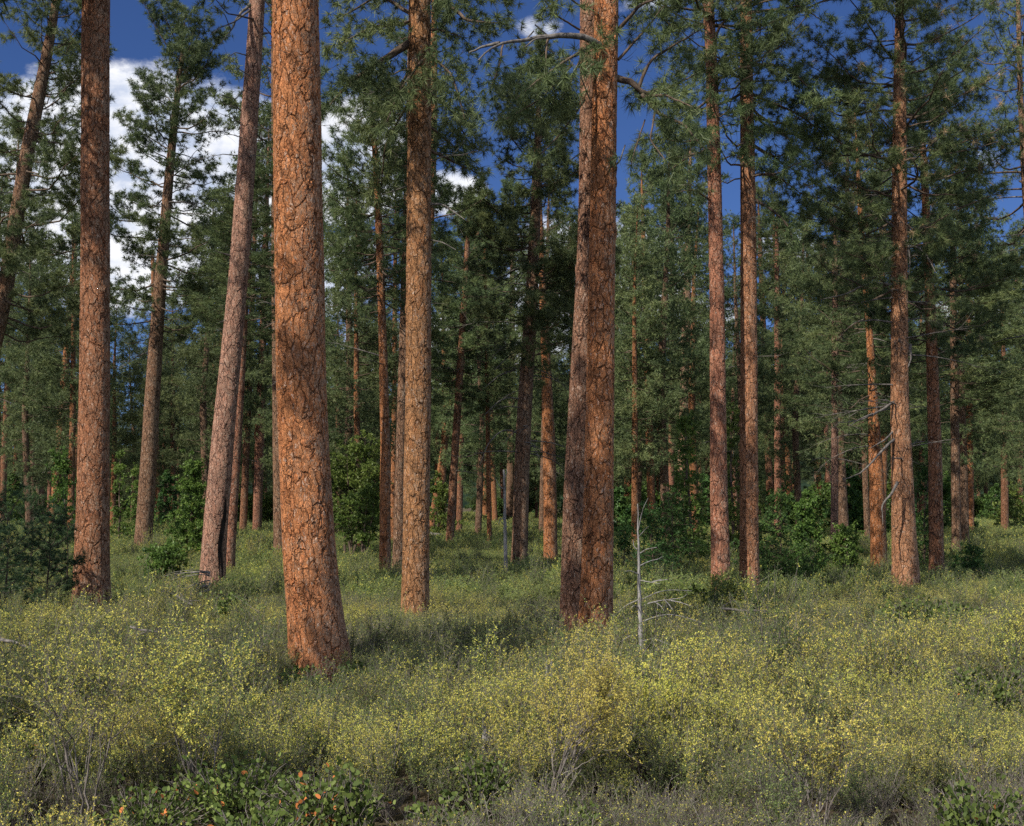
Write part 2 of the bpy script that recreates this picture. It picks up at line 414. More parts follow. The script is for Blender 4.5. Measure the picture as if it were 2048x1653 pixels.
def trunk_mesh(name, ax, mat, dz=0.25, sides=20, zfine=None, flare=0.26, seed=0, lobes=0.08, knots=0):
    r = np.random.default_rng(seed)
    if zfine is None: zs = np.arange(-0.3, ax.top, dz)
    else: zs = np.r_[np.arange(-0.3, zfine, dz), np.arange(zfine, ax.top, 0.35)]
    zs = np.r_[zs, ax.top]
    th = np.arange(sides) * 2 * math.pi / sides
    ph = r.uniform(0, 6.28, 8)
    Z = zs[:, None]; TH = th[None]
    R = np.interp(zs, ax.z, ax.r)[:, None] * np.ones_like(TH)
    fl = np.exp(-np.maximum(Z, 0) / 0.45)
    R = R * (1 + flare * fl + lobes * fl * (np.sin(3 * TH + ph[0]) + 0.7 * np.sin(5 * TH + ph[1])) +
             0.022 * np.sin(2 * TH + Z * 0.35 + ph[2]) + 0.014 * np.sin(3 * TH - Z * 0.8 + ph[3]) + 0.010 * np.sin(Z * 2.1 + ph[4] + TH))
    for _ in range(knots):                                  # knots and branch scars
        kz = r.uniform(2, min(ax.top, 14)); kt = r.uniform(0, 6.28)
        dd = ((Z - kz) / 0.09) ** 2 + ((np.angle(np.exp(1j * (TH - kt)))) * R / 0.08) ** 2
        R = R + 0.022 * np.exp(-dd)
    X = np.interp(zs, ax.z, ax.x)[:, None] + R * np.cos(TH)
    Y = np.interp(zs, ax.z, ax.y)[:, None] + R * np.sin(TH)
    V = np.stack([X, Y, Z + 0 * X], -1).reshape(-1, 3)
    idx = np.arange(len(zs) * sides).reshape(len(zs), sides)
    q = np.stack([idx[:-1], np.roll(idx, -1, 1)[:-1], np.roll(idx, -1, 1)[1:], idx[1:]], -1).reshape(-1, 4)
    return mesh_from(name, V, q, 4, [mat], True)


def pixel_axis(pts, D, height, lean_y=0.0):
    """pts: (x, y, width) in the photograph from the base up, at distance D"""
    bx = (pts[0][0] - CX) / F * D
    bz = float(ground_z(bx, D))
    W = [world(p[0], p[1], D) for p in pts]
    z = [w[2] - bz for w in W]; x = [w[0] - bx for w in W]; r = [p[2] / F * D / 2 for p in pts]
    if z[0] > 0.02:                                        # carry the foot down to the ground
        sl_ = (x[1] - x[0]) / (z[1] - z[0]) if len(z) > 1 else 0
        x = [x[0] - sl_ * z[0]] + x; r = [r[0] * 1.02] + r; z = [0.0] + z
    else: z[0] = 0.0
    if height > z[-1] + 0.5:
        sl_ = (x[-1] - x[-2]) / (z[-1] - z[-2])
        zt = [z[-1] + (height - z[-1]) * f for f in (0.3, 0.6, 0.85, 1.0)]
        rl = r[-1]
        for f, zz in zip((0.84, 0.55, 0.25, 0.05), zt):
            x.append(x[-1] + sl_ * 0.7 * (zz - z[-1])); z.append(zz); r.append(rl * f)
    z = np.array(z)
    return Axis(z, np.array(x), lean_y * z, np.array(r)), np.array([bx, D, bz])


def crown_limbs(pl, ax, z0, z1, R, n, droop=0.12, shape=0.6, sub=3.2, gap=0.21, bare=0.3, k=5, azs=None, dense=1.0, sublen=0.45, mult=6, jit=0.11):
    r = pl.r
    for i in range(n):
        t = ((i + r.uniform(0, 1)) / n); t = t ** 0.95
        z = z0 + (z1 - z0) * t
        prof = (1 - t) ** shape * (0.62 + 0.38 * min(1, t / 0.22))
        L = max(0.45, R * prof * r.uniform(0.55, 1.18))
        az = r.uniform(0, 6.283) if azs is None else math.radians(r.uniform(*azs[i % len(azs)]))
        el = math.radians(np.interp(t, [0, 0.4, 0.8, 1], [-12, 4, 28, 58]) + r.normal(0, 9))
        up = r.uniform(0.05, 0.30)
        q = np.linspace(0, 1, 8)
        hx = L * q * math.cos(el); vz = L * (math.sin(el) * q + up * q ** 2 - droop * np.sin(q * math.pi) * r.uniform(.2, 1))
        wob = np.cumsum(r.normal(0, 0.035, 8)) * L; wob -= wob[0]
        wz = np.cumsum(r.normal(0, 0.025, 8)) * L; wz -= wz[0]
        c = ax.at(z); rr = ax.rad(z)
        P = np.stack([c[0] + math.cos(az) * hx - math.sin(az) * wob, c[1] + math.sin(az) * hx + math.cos(az) * wob, z + vz + wz], -1)
        pl.branch(P, max(0.012, min(0.060, 0.012 * L + 0.007, rr * 0.5)), 0.007, bare=bare * (1 - 0.5 * t), sub=sub * dense, sublen=sublen, gap=gap, k=k, mult=mult, jit=jit)


def dead_limbs(pl, ax, z0, z1, n, Lr=(0.5, 2.2), down=0.0, rad=0.02):
    r = pl.r
    for i in range(n):
        pl.mark()
        z = r.uniform(z0, z1); L = r.uniform(*Lr); az = r.uniform(0, 6.283); q = np.linspace(0, 1, 7)
        c = ax.at(z)
        wob = np.cumsum(r.normal(0, 0.05, 7)) * L; wob -= wob[0]
        P = np.stack([c[0] + math.cos(az) * L * q - math.sin(az) * wob, c[1] + math.sin(az) * L * q + math.cos(az) * wob,
                      z + L * (r.normal(0.05, 0.2) * q - down * q ** 2 + 0.25 * r.uniform(-1, 0.6) * q ** 2)], -1)
        pl.tube(P, rad * (1 - 0.85 * q) * np.clip(L, .5, 1.6), 4)
        for _ in range(int(L * 4)):
            s_ = r.uniform(0.3, 1); b = np.array([np.interp(s_, q, P[:, j]) for j in range(3)])
            d = unit(P[-1] - P[0] + r.normal(0, 0.7, 3) * L); l2 = r.uniform(0.15, 0.5) * L
            qq = np.linspace(0, 1, 4)[:, None]
            pl.tube(b + d * l2 * qq + np.array([0, 0, 1]) * l2 * r.normal(0, .3) * qq ** 2, rad * 0.35 * (1 - 0.7 * qq[:, 0]), 3)


def pine(label, pts, D, height, tint, crown=None, near=False, name='pine_tree', seed=1, group=None, dead=None, cat='pine tree', lean_y=0.0,
         needles=None, deadmat=None, extra=None, sides=None, knots=0, brown=0.0, mat=None, flare=0.24):
    ax, base = pixel_axis(pts, D, height, lean_y)
    root = tag(empty(name, base), label, cat, group)
    if near:
        ztop = CAMH + HZ / F * D + 0.5
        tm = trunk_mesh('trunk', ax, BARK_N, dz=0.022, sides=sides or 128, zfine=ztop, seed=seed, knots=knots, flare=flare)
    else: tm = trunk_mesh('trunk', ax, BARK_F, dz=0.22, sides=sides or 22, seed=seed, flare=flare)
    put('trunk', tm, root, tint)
    pl = Plant(seed * 7 + 3)
    if crown:
        c = dict(crown); z0 = c.pop('z0'); z1 = c.pop('z1', height - 0.2); R = c.pop('R'); n = c.pop('n')
        crown_limbs(pl, ax, z0, z1, R, n, **c)
    if extra: extra(pl, ax, base)
    if pl.TV: pl.split('limb' if pl.M else 'branches', LIMB, root)
    if pl.C:
        nd = dict(n=20, length=0.24, width=0.022, mat=NEEDLE, brown=brown); nd.update(needles or {})
        put('crown', pl.needles('crown', nd.pop('mat'), **nd), root)
    if near:                                                # broken stubs of shed limbs
        ps = Plant(seed * 13 + 1); dead_limbs(ps, ax, 3.0, 13.0, 9, (ax.rad(6) + .05, ax.rad(6) + .32), .1, .018)
        ps.split('broken_stub', GREYLIMB, root)
    if dead:
        pd = Plant(seed * 11 + 5); dead(pd, ax, base)
        pd.split('dead_branch', deadmat or GREYLIMB, root)
    return root


def zpix(y, D):
    return CAMH + (HZ - y) / F * D


# ------------------------------------------------------------------ ground and hills
def build_ground():
    ys = np.r_[np.arange(-30, 60, 0.8), np.arange(60, 200, 3.0), np.linspace(200, 900, 50), np.linspace(950, 5000, 20)]
    xs = np.r_[np.linspace(-3500, -220, 16), np.arange(-200, -40, 4.0), np.arange(-40, 40, 0.8), np.arange(40, 204, 4.0), np.linspace(220, 3500, 16)]
    X, Y = np.meshgrid(xs, ys); Z = ground_z(X, Y)
    V = np.stack([X, Y, Z], -1).reshape(-1, 3)
    idx = np.arange(len(V)).reshape(X.shape)
    q = np.stack([idx[:-1, :-1], idx[:-1, 1:], idx[1:, 1:], idx[1:, :-1]], -1).reshape(-1, 4)
    tag(put('ground', mesh_from('ground', V, q, 4, [ground_material()], True)), 'brown forest floor of needle litter and soil under the brush', 'ground', kind='structure')
    # wooded ridge behind the forest
    r = np.random.default_rng(4)
    xs = np.linspace(-1600, 1700, 140); ys = np.linspace(1000, 2200, 50); X, Y = np.meshgrid(xs, ys)
    top = 95 + 45 * np.sin(X / 330 + 1.2) + 22 * np.sin(X / 120) + np.interp(X, [-800, 100, 700], [-50, 20, 35])
    Z = top * np.sin(np.clip((Y - 1000) / 1200, 0, 1) * math.pi) ** 1.0 - 4 + r.normal(0, 4.5, X.shape)
    V = np.stack([X, Y, Z], -1).reshape(-1, 3); idx = np.arange(len(V)).reshape(X.shape)
    q = np.stack([idx[:-1, :-1], idx[:-1, 1:], idx[1:, 1:], idx[1:, :-1]], -1).reshape(-1, 4)
    tag(put('hills', mesh_from('hills', V, q, 4, [hill_material()], False)), 'dark wooded ridge glimpsed between the farthest pines', 'hill', kind='structure')


build_ground()
# ------------------------------------------------------------------ pines that can be told apart
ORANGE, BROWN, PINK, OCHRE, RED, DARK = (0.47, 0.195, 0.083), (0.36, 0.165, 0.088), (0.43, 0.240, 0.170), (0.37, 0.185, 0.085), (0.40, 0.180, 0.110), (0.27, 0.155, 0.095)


def plimb(pl, base, pts, r0, r1, n=14, **kw):
    """a limb given by (x, y, distance) stations"""
    pl.mark()
    W = np.array([world(*p) for p in pts]) - base
    cum = np.r_[0, np.cumsum(np.linalg.norm(np.diff(W, axis=0), axis=1))]
    s = np.linspace(0, cum[-1], n); P = np.stack([np.interp(s, cum, W[:, i]) for i in range(3)], -1)
    P[1:-1] = (P[:-2] + 2 * P[1:-1] + P[2:]) / 4
    P[1:] += pl.r.normal(0, min(.008, r0 * .12), P[1:].shape)
    if kw.pop('bare_only', False):
        pl.tube(P, np.linspace(r0, r1, n), 6)
    else: pl.branch(P, r0, r1, **kw)
    return P


# the great orange trunk
pine('massive orange-barked pine trunk with jigsaw plates, widest of all, in the left centre foreground',
     [(640, 1335, 112), (627, 1200, 110), (612, 1000, 102), (604, 800, 98), (597, 500, 95), (594, 200, 91), (592, 0, 87)], 19.3, 33, ORANGE,
     crown=dict(z0=17, R=2.8, n=22, sub=2.0, gap=.34), near=True, seed=11, sides=150, knots=6, lean_y=0.0, needles=dict(n=12, width=.03))
pine('dark-topped orange pine trunk standing straight beside the young pine thicket',
     [(182, 1190, 70), (184, 1100, 64), (188, 900, 60), (190, 700, 58), (190, 400, 55), (192, 0, 52)], 28.5, 34, BROWN,
     crown=dict(z0=16.5, R=3.2, n=28, sub=2.4, gap=.3), near=True, seed=12, sides=120, knots=8, needles=dict(n=14, width=.03))


def burn(pl, ax, base):
    pass


t = pine('pale pinkish pine trunk leaning right with a black burn hollow at its foot',
         [(423, 1178, 50), (430, 1060, 47), (440, 950, 45), (455, 780, 40), (468, 650, 38), (482, 480, 36), (495, 300, 35), (505, 150, 32), (515, 0, 30)], 35.5, 31, PINK,
         crown=dict(z0=16.5, R=3.5, n=30, sub=2.4, gap=.3), near=True, seed=13, sides=90, knots=10,
         dead=lambda p, a, b: [plimb(p, b, q, r_, .008, bare_only=True) for q, r_ in (
             (((503, 8, 35.4), (478, 30, 35.0), (462, 62, 34.6), (444, 82, 34.4)), .05), (((500, 20, 35.3), (468, 45, 34.7), (440, 55, 34.3), (420, 72, 34.0)), .035),
             (((520, 68, 35.5), (545, 66, 35.7)), .05), (((495, 112, 35.4), (470, 105, 34.8), (448, 122, 34.4)), .02), (((462, 62, 34.6), (450, 30, 34.3), (430, 14, 34.0)), .02),
             (((488, 180, 35.2), (470, 200, 34.8), (440, 190, 34.4)), .02), (((460, 512, 35.4), (430, 502, 35.0)), .03))] + [dead_limbs(p, a, 12.5, 15.5, 22, (.4, 1.6), .1, .014)])
# the burn hollow itself, a scorched hollow in the foot of that trunk
def hollow():
    D = 35.5; bm_z = np.linspace(0.35, 2.9, 26); th = np.linspace(-1, 1, 9)
    ax, base = pixel_axis([(423, 1178, 50), (430, 1060, 47), (440, 950, 45), (455, 780, 40)], D, 12)
    V = []
    for z in bm_z:
        tt = (z - 0.35) / 2.55; w = 0.20 * math.sin(math.pi * min(1, tt * 0.9 + 0.1)) ** 0.7 + 0.02
        c = ax.at(z); r = ax.rad(z)
        for a in th:
            ang = math.radians(-42) + a * w + 0.10 * math.sin(z * 3.1)
            rr = r * (1.035 + 0.035 * abs(a) ** 2 - 0.05 * (1 - abs(a))) + 0.012
            V.append((c[0] + rr * math.cos(ang), c[1] + rr * math.sin(ang), z))
    idx = np.arange(len(V)).reshape(26, 9)
    q = np.stack([idx[:-1, :-1], idx[:-1, 1:], idx[1:, 1:], idx[1:, :-1]], -1).reshape(-1, 4)
    put('burn_scar', mesh_from('burn_scar', np.array(V), q, 4, [CHAR], True), t)
hollow()

# mossy ochre trunk, its limbs reach over the centre
def limbs_f(pl, ax, base):
    kw = dict(bare=.12, sub=6.0, gap=.16, sublen=.40, jit=.13)
    for pts, r0 in ((((822, 85, 26), (765, 120, 25.6), (700, 165, 25.0), (655, 215, 24.6)), .09), (((825, 30, 26), (760, -10, 26.4), (690, 30, 26.8)), .05),
                    (((818, 45, 26), (740, 55, 25), (680, 90, 24.4)), .045), (((855, -20, 26), (905, 15, 25.5), (935, 44, 25.2), (1000, 46, 24.9)), .07),
                    (((855, 60, 26), (880, 60, 25.8), (925, 75, 25.5)), .03), (((820, -30, 26), (740, -60, 25), (650, -20, 24.5)), .06),
                    (((856, 300, 26.2), (900, 320, 26.6), (950, 345, 27)), .04), (((850, 180, 26.2), (900, 215, 27), (940, 290, 27.6)), .04),
                    (((820, 140, 26.2), (780, 210, 27), (720, 240, 27.6)), .035), (((855, -40, 26), (930, -30, 25.6), (1020, 0, 25.2)), .05),
                    (((845, 120, 25.8), (800, 180, 25), (770, 250, 24.6)), .03), (((850, 100, 25.8), (905, 150, 25.2), (930, 240, 24.8)), .035),
                    (((820, 200, 26.4), (770, 290, 27.4), (760, 400, 28)), .03), (((855, 250, 26.3), (905, 290, 27.2), (940, 330, 27.8)), .03)):
        plimb(pl, base, pts, r0, .012, **kw)
pine('ochre mossy-barked pine trunk left of the centre with heavy limbs at its top',
     [(831, 1210, 54), (833, 1000, 52), (836, 800, 50), (838, 500, 47), (839, 200, 44), (839, 0, 42)], 26, 33, OCHRE,
     crown=dict(z0=13.5, R=2.5, n=34, sub=3.0, gap=.30, mult=4), near=True, seed=14, sides=110, knots=8, extra=limbs_f,
     needles=dict(n=30, width=.014, length=.22),
     dead=lambda p, a, b: [plimb(p, b, ((858, 410, 26), (885, 408, 25.8), (905, 422, 25.6), (930, 440, 25.4)), .03, .008, bare_only=True),
                           plimb(p, b, ((858, 480, 26), (885, 485, 25.8), (912, 500, 25.6)), .018, .006, bare_only=True), dead_limbs(p, a, 8.5, 12, 8, (.5, 1.4), .1, .014)])

# twin-trunked pine right of centre
def limbs_j(pl, ax, base):
    kw = dict(bare=.12, sub=6.0, gap=.17, sublen=.36, spread=(40, 80), jit=.10, mult=3)
    for pts, r0, dr in ((((1195, 88, 22), (1150, 110, 21.4), (1090, 150, 20.8), (1030, 200, 20.4)), .035, .1), (((1096, 73, 21.3), (1090, 130, 21), (1110, 190, 20.9)), .02, .1),
                    (((1006, 85, 20.8), (1000, 130, 20.6), (980, 180, 20.5)), .02, .1), (((1160, 60, 21.8), (1110, 30, 21.4), (1085, -5, 21.2)), .02, 0),
                    (((1165, 110, 21.9), (1130, 190, 21.6), (1090, 230, 21.4)), .025, .1), (((1170, 20, 21.9), (1130, -10, 21.6), (1090, 20, 21.4)), .02, 0),
                    (((1145, 130, 21.6), (1080, 200, 21), (1010, 240, 20.6)), .02, .1), (((1170, 200, 22), (1120, 270, 22), (1080, 310, 21.8)), .018, .1),
                    (((1232, 157, 22), (1262, 164, 22), (1285, 190, 22), (1330, 180, 22.2), (1390, 150, 22.4)), .07, 0), (((1285, 190, 22), (1320, 230, 21.7), (1370, 250, 21.4), (1410, 300, 21.2)), .045, .1),
                    (((1275, 180, 22), (1300, 120, 22), (1350, 90, 21.8), (1400, 60, 21.6)), .035, 0), (((1290, 195, 22), (1330, 190, 21.4), (1385, 215, 21)), .035, 0),
                    (((1310, 225, 21.8), (1300, 280, 21.6), (1330, 320, 21.4)), .02, .15), (((1236, 120, 22), (1290, 60, 22.2), (1330, 10, 22.4)), .03, 0),
                    (((1236, 60, 22), (1280, 10, 21.6), (1360, -20, 21.2)), .04, 0),
                    (((1290, 240, 21.8), (1270, 300, 21.6), (1262, 330, 21.5)), .014, .15)):
        plimb(pl, base, pts, r0, .010, droop=dr, **kw)
JR = [(1192, 1262, 66), (1196, 1100, 59), (1199, 900, 56), (1201, 700, 54), (1204, 500, 52), (1208, 300, 50), (1211, 150, 48), (1213, 0, 46)]
JL = [(1144, 1250, 48), (1148, 1100, 48), (1156, 900, 47), (1167, 700, 45), (1176, 500, 42), (1180, 300, 40), (1180, 150, 40), (1180, 0, 38)]
tj = pine('twin-trunked orange pine right of centre, two stems pressed together from the ground',
          JR, 22, 32, ORANGE, crown=dict(z0=15.0, R=2.3, n=30, sub=3.0, gap=.30, mult=4), near=True, seed=15, sides=100, knots=14, extra=limbs_j,
          needles=dict(n=40, width=.011, length=.235, mat=NEEDLE_BLUE),
          dead=lambda p, a, b: [plimb(p, b, q, r_, .012, bare_only=True) for q, r_ in (
              (((1200, 92, 21.7), (1192, 80, 21.6), (1170, 74, 21.5), (1140, 71, 21.4), (1096, 73, 21.3), (1060, 76, 21.1), (1031, 85, 20.9), (1006, 85, 20.8), (985, 94, 20.7), (966, 109, 20.6), (957, 120, 20.5)), .062),
              (((1000, 86, 20.8), (965, 94, 20.9), (938, 106, 21)), .03), (((1110, 74, 21.3), (1070, 78, 21.0), (1050, 95, 20.9)), .025),
              (((1096, 72, 21.3), (1082, 60, 21.2), (1070, 50, 21.1)), .012), (((1055, 76, 21.1), (1068, 62, 21.0)), .012),
              (((1180, 200, 21.9), (1160, 150, 21.6), (1170, 100, 21.6)), .014), (((1232, 330, 22), (1240, 322, 21.9), (1250, 290, 21.9)), .016))])
axL, baseL = pixel_axis(JL, 22.9, 30)
lm = trunk_mesh('trunk', axL, BARK_N, dz=0.024, sides=90, zfine=12.4, seed=51, knots=8, flare=.10)
lo = put('trunk', lm, tj, (0.31, 0.165, 0.105)); lo.location = Vector(baseL) - Vector(tj.location)  # bark tinted darker, the shade on this stem put into its colour
lo['label'] = 'slimmer shaded stem on the left of the pair'

# two slender straight trunks
def limbs_k(pl, ax, base):
    kw = dict(bare=.12, sub=5.5, gap=.16, sublen=.45, jit=.13)
    for pts, r0 in ((((1425, 100, 31.5), (1440, 50, 31.2), (1475, 15, 31), (1500, -20, 31)), .05), (((1415, 55, 31.5), (1385, 50, 31.2), (1350, 60, 31), (1320, 30, 31)), .05),
                    (((1418, 400, 31.5), (1390, 380, 31.2), (1350, 385, 31)), .03), (((1420, 300, 31.5), (1380, 310, 32), (1330, 350, 32.6)), .035),
                    (((1440, 320, 31.5), (1470, 310, 31.2), (1500, 330, 31)), .02), (((1416, 200, 31.5), (1370, 240, 32), (1320, 280, 32.6)), .035), (((1420, 230, 31.5), (1440, 160, 31.2), (1470, 130, 31)), .03)):
        plimb(pl, base, pts, r0, .010, **kw)
pine('slender reddish pine, left one of the close straight pair right of the bare snag',
     [(1442, 1178, 37), (1438, 1000, 33), (1436, 800, 30), (1434, 600, 28), (1428, 300, 26), (1422, 100, 22), (1416, 0, 21)], 31.5, 26, RED,
     crown=dict(z0=11.8, R=3.1, n=64, sub=3.2, gap=.24), near=True, seed=16, sides=80, knots=12, extra=limbs_k, needles=dict(n=28, width=.014, length=.23),
     dead=lambda p, a, b: dead_limbs(p, a, 8.0, 12.5, 14, (.4, 1.3), .1, .012))


def limbs_l(pl, ax, base):
    kw = dict(bare=.2, sub=5.5, gap=.17, sublen=.45, jit=.13)
    for pts, r0 in ((((1500, 25, 32.3), (1560, 20, 32), (1600, 10, 31.8), (1640, 40, 31.6)), .05), (((1505, 130, 32.3), (1550, 130, 32), (1590, 148, 31.8), (1640, 200, 31.6)), .055),
                    (((1506, 190, 32.3), (1540, 205, 32.6), (1600, 230, 33), (1650, 270, 33.4)), .045), (((1507, 230, 32.3), (1530, 250, 32), (1580, 280, 31.8)), .04),
                    (((1510, 400, 32.3), (1545, 420, 32), (1575, 450, 31.8), (1590, 490, 31.7)), .045), (((1485, 60, 32.3), (1470, 30, 32.6), (1450, 10, 33)), .04),
                    (((1505, 290, 32.3), (1540, 310, 33), (1600, 350, 33.8)), .04), (((1508, 350, 32.3), (1550, 350, 32.8), (1620, 400, 33.2)), .035)):
        plimb(pl, base, pts, r0, .010, **kw)
pine('slender pine trunk lit on its right edge, the right one of the close straight pair',
     [(1499, 1184, 38), (1498, 1000, 36), (1498, 800, 34), (1497, 500, 30), (1495, 300, 27), (1493, 150, 24), (1492, 0, 22)], 32.3, 27, (0.42, 0.20, 0.105),
     crown=dict(z0=11.0, R=3.6, n=64, sub=3.2, gap=.24), near=True, seed=17, sides=80, knots=10, extra=limbs_l, needles=dict(n=26, width=.015, length=.23),
     dead=lambda p, a, b: dead_limbs(p, a, 6.0, 12, 14, (.4, 1.2), .1, .012))

# big limbed pine at the right
def dead_m(p, a, b):
    for q, r_ in ((((1795, 800, 34), (1760, 822, 33.6), (1720, 842, 33.3), (1690, 846, 33.1), (1674, 845, 33)), .04), (((1745, 828, 33.5), (1720, 838, 33), (1700, 852, 32.7)), .025),
                  (((1796, 872, 34), (1765, 900, 33.5), (1745, 925, 33.2), (1728, 940, 33), (1718, 950, 32.9), (1684, 960, 32.7)), .045), (((1790, 860, 34), (1770, 880, 33.6), (1735, 900, 33.4)), .03),
                  (((1795, 965, 33.4), (1785, 985, 33.2), (1768, 1005, 33), (1762, 1015, 33), (1766, 1035, 32.9), (1766, 1052, 32.9)), .045),
                  (((1812, 500, 34), (1828, 490, 33.7), (1850, 505, 33.4), (1872, 545, 33.1)), .04), (((1790, 505, 34), (1770, 530, 33.6), (1745, 555, 33.3)), .03),
                  (((1790, 455, 34), (1740, 420, 33.4), (1710, 400, 33), (1670, 375, 32.7)), .035), (((1790, 570, 34), (1740, 565, 33.4), (1690, 590, 33), (1640, 600, 32.7)), .045),
                  (((1820, 690, 34), (1822, 720, 33.7), (1816, 735, 33.6)), .05), (((1815, 300, 34), (1850, 325, 33.5), (1880, 350, 33.2)), .025), (((1785, 645, 34), (1745, 640, 33.6), (1705, 645, 33.3)), .03),
                  (((1800, 320, 34), (1770, 345, 33.5), (1740, 330, 33)), .025), (((1815, 480, 33.9), (1820, 520, 33.5), (1818, 550, 33.4)), .035)):
        plimb(p, b, q, r_, .009, bare_only=True)
    dead_limbs(p, a, 3.8, 16, 46, (.5, 2.4), .15, .016)
pine('large plated pine with grey dead limbs down its trunk, at the right of the clearing',
     [(1812, 1170, 52), (1808, 1060, 45), (1804, 950, 41), (1799, 800, 34), (1799, 600, 32), (1799, 400, 29), (1799, 200, 25), (1799, 50, 16), (1799, -60, 12)], 34, 19.5, (0.43, 0.215, 0.115),
     crown=dict(z0=8.2, R=3.4, n=92, mult=7, sub=3.0, gap=.23, shape=.34, sublen=.40), near=True, seed=18, sides=80, knots=10, brown=.045,
     needles=dict(n=32, width=.012, length=.23), dead=dead_m)
# a few more limbed pines with crowns in full view
pine('tall slim pine with an open rounded crown against the white cloud',
     [(286, 1090, 34), (296, 950, 33), (304, 800, 31), (318, 600, 25), (334, 400, 19), (348, 250, 15), (356, 180, 12), (368, 70, 5)], 60, zpix(38, 60), DARK,
     crown=dict(z0=10.5, R=4.1, n=88, sub=2.8, gap=.28, shape=.28, droop=.1, mult=8, jit=.13), seed=19, needles=dict(n=22, width=.021, length=.26),
     dead=lambda p, a, b: dead_limbs(p, a, 10, 20, 22, (.8, 2.6), .15, .028))
pine('leaning dark pine at the left edge, its trunk running out of view',
     [(-95, 1110, 36), (-60, 900, 35), (-15, 700, 33), (8, 600, 31), (30, 450, 29), (60, 280, 27), (90, 130, 22), (110, 20, 16)], 46, 24, DARK,
     crown=dict(z0=8.5, R=4.0, n=90, mult=7, jit=.12, sub=2.7, gap=.28, shape=.4), seed=20, needles=dict(n=28, width=.018, length=.26), dead=lambda p, a, b: dead_limbs(p, a, 6, 15, 14, (.6, 2.2), .1, .02))
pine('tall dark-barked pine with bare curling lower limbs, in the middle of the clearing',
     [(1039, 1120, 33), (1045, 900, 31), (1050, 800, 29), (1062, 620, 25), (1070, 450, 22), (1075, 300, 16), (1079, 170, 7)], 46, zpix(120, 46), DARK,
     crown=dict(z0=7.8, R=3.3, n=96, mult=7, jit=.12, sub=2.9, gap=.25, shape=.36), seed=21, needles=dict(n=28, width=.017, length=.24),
     dead=lambda p, a, b: [plimb(p, b, q, .035, .01, bare_only=True) for q in ((((1040, 870, 46), (1020, 860, 45.6), (1000, 862, 45.3), (975, 890, 45), (960, 930, 44.8)),
                          ((1045, 800, 46), (1020, 795, 45.6), (1000, 800, 45.3), (970, 830, 45)), ((1030, 740, 46), (1000, 750, 45.4), (970, 775, 45)), ((1050, 695, 46), (1020, 710, 45.4), (990, 740, 45))))]
     + [dead_limbs(p, a, 4.5, 12, 34, (.8, 2.8), .35, .018)])
pine('bright orange pine trunk with a ragged shadow up high, behind the dark centre pine',
     [(1101, 1115, 27), (1100, 1000, 26), (1098, 880, 25), (1092, 720, 19), (1086, 600, 15), (1080, 450, 12)], 51, 19, ORANGE,
     crown=dict(z0=9.0, R=2.6, n=48, sub=2.6, gap=.27, shape=.5), seed=22, needles=dict(n=24, width=.020, length=.25))
pine('slim orange pine just left of the ochre trunk, dark shadowed stem beside it',
     [(770, 1140, 23), (771, 900, 20), (766, 700, 17), (758, 450, 15), (750, 300, 12), (742, 200, 7)], 40, zpix(180, 40), ORANGE,
     crown=dict(z0=9.0, R=2.6, n=76, mult=7, jit=.12, sub=2.8, gap=.25, shape=.35), seed=23, needles=dict(n=28, width=.016, length=.24), dead=lambda p, a, b: dead_limbs(p, a, 6, 15, 16, (.5, 1.8), .15, .016))
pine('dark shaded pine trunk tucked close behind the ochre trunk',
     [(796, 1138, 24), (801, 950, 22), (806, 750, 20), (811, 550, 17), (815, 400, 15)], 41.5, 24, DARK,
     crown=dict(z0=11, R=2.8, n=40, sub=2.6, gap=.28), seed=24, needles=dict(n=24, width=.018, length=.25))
pine('stout orange pine with a dark top, close left of the big limbed pine',
     [(1758, 1128, 32), (1755, 1000, 29), (1750, 900, 26), (1744, 750, 16), (1738, 650, 14), (1722, 450, 11)], 45, 17, ORANGE,
     crown=dict(z0=4.6, R=2.9, n=48, sub=2.7, gap=.26, shape=.5), seed=25, needles=dict(n=24, width=.018, length=.25), dead=lambda p, a, b: dead_limbs(p, a, 4, 12, 20, (.5, 2), .2, .018))
pine('brown pine trunk close right of the big limbed pine, in dappled shade',
     [(1873, 1148, 29), (1870, 900, 26), (1862, 650, 21), (1854, 450, 17), (1846, 300, 13), (1840, 180, 8)], 40, zpix(160, 40), BROWN,
     crown=dict(z0=7.5, R=3.0, n=84, mult=7, jit=.12, sub=2.9, gap=.25, shape=.35), seed=26, needles=dict(n=28, width=.016, length=.24), brown=.02)
pine('thin-crowned pine at the right edge with see-through wispy branches',
     [(2100, 1120, 24), (2082, 700, 18), (2052, 400, 15), (2041, 200, 11), (2036, 0, 8)], 42, 22, DARK,
     crown=dict(z0=10.5, R=3.4, n=60, sub=2.5, gap=.36, shape=.3, bare=.35), seed=27, needles=dict(n=12, width=.020, length=.22), dead=lambda p, a, b: dead_limbs(p, a, 8, 18, 30, (.8, 2.6), .1, .018))
pine('orange pine hidden behind the ochre trunk, only a strip of it showing beside the limbs',
     [(842, 1100, 18), (848, 700, 18), (862, 400, 17), (867, 250, 16), (868, 100, 14)], 44, 23, ORANGE,
     crown=dict(z0=10.5, R=2.6, n=46, sub=2.6, gap=.28, shape=.4), seed=28, needles=dict(n=24, width=.020, length=.25))
pine('bushy pine seen in the gap between the leaning pale trunk and the massive trunk',
     [(560, 1120, 26), (556, 700, 24), (552, 300, 18), (548, 0, 12)], 50, 25, DARK,
     crown=dict(z0=9, R=3.6, n=62, sub=2.5, gap=.30, shape=.4), seed=29, needles=dict(n=16, width=.028, length=.26))

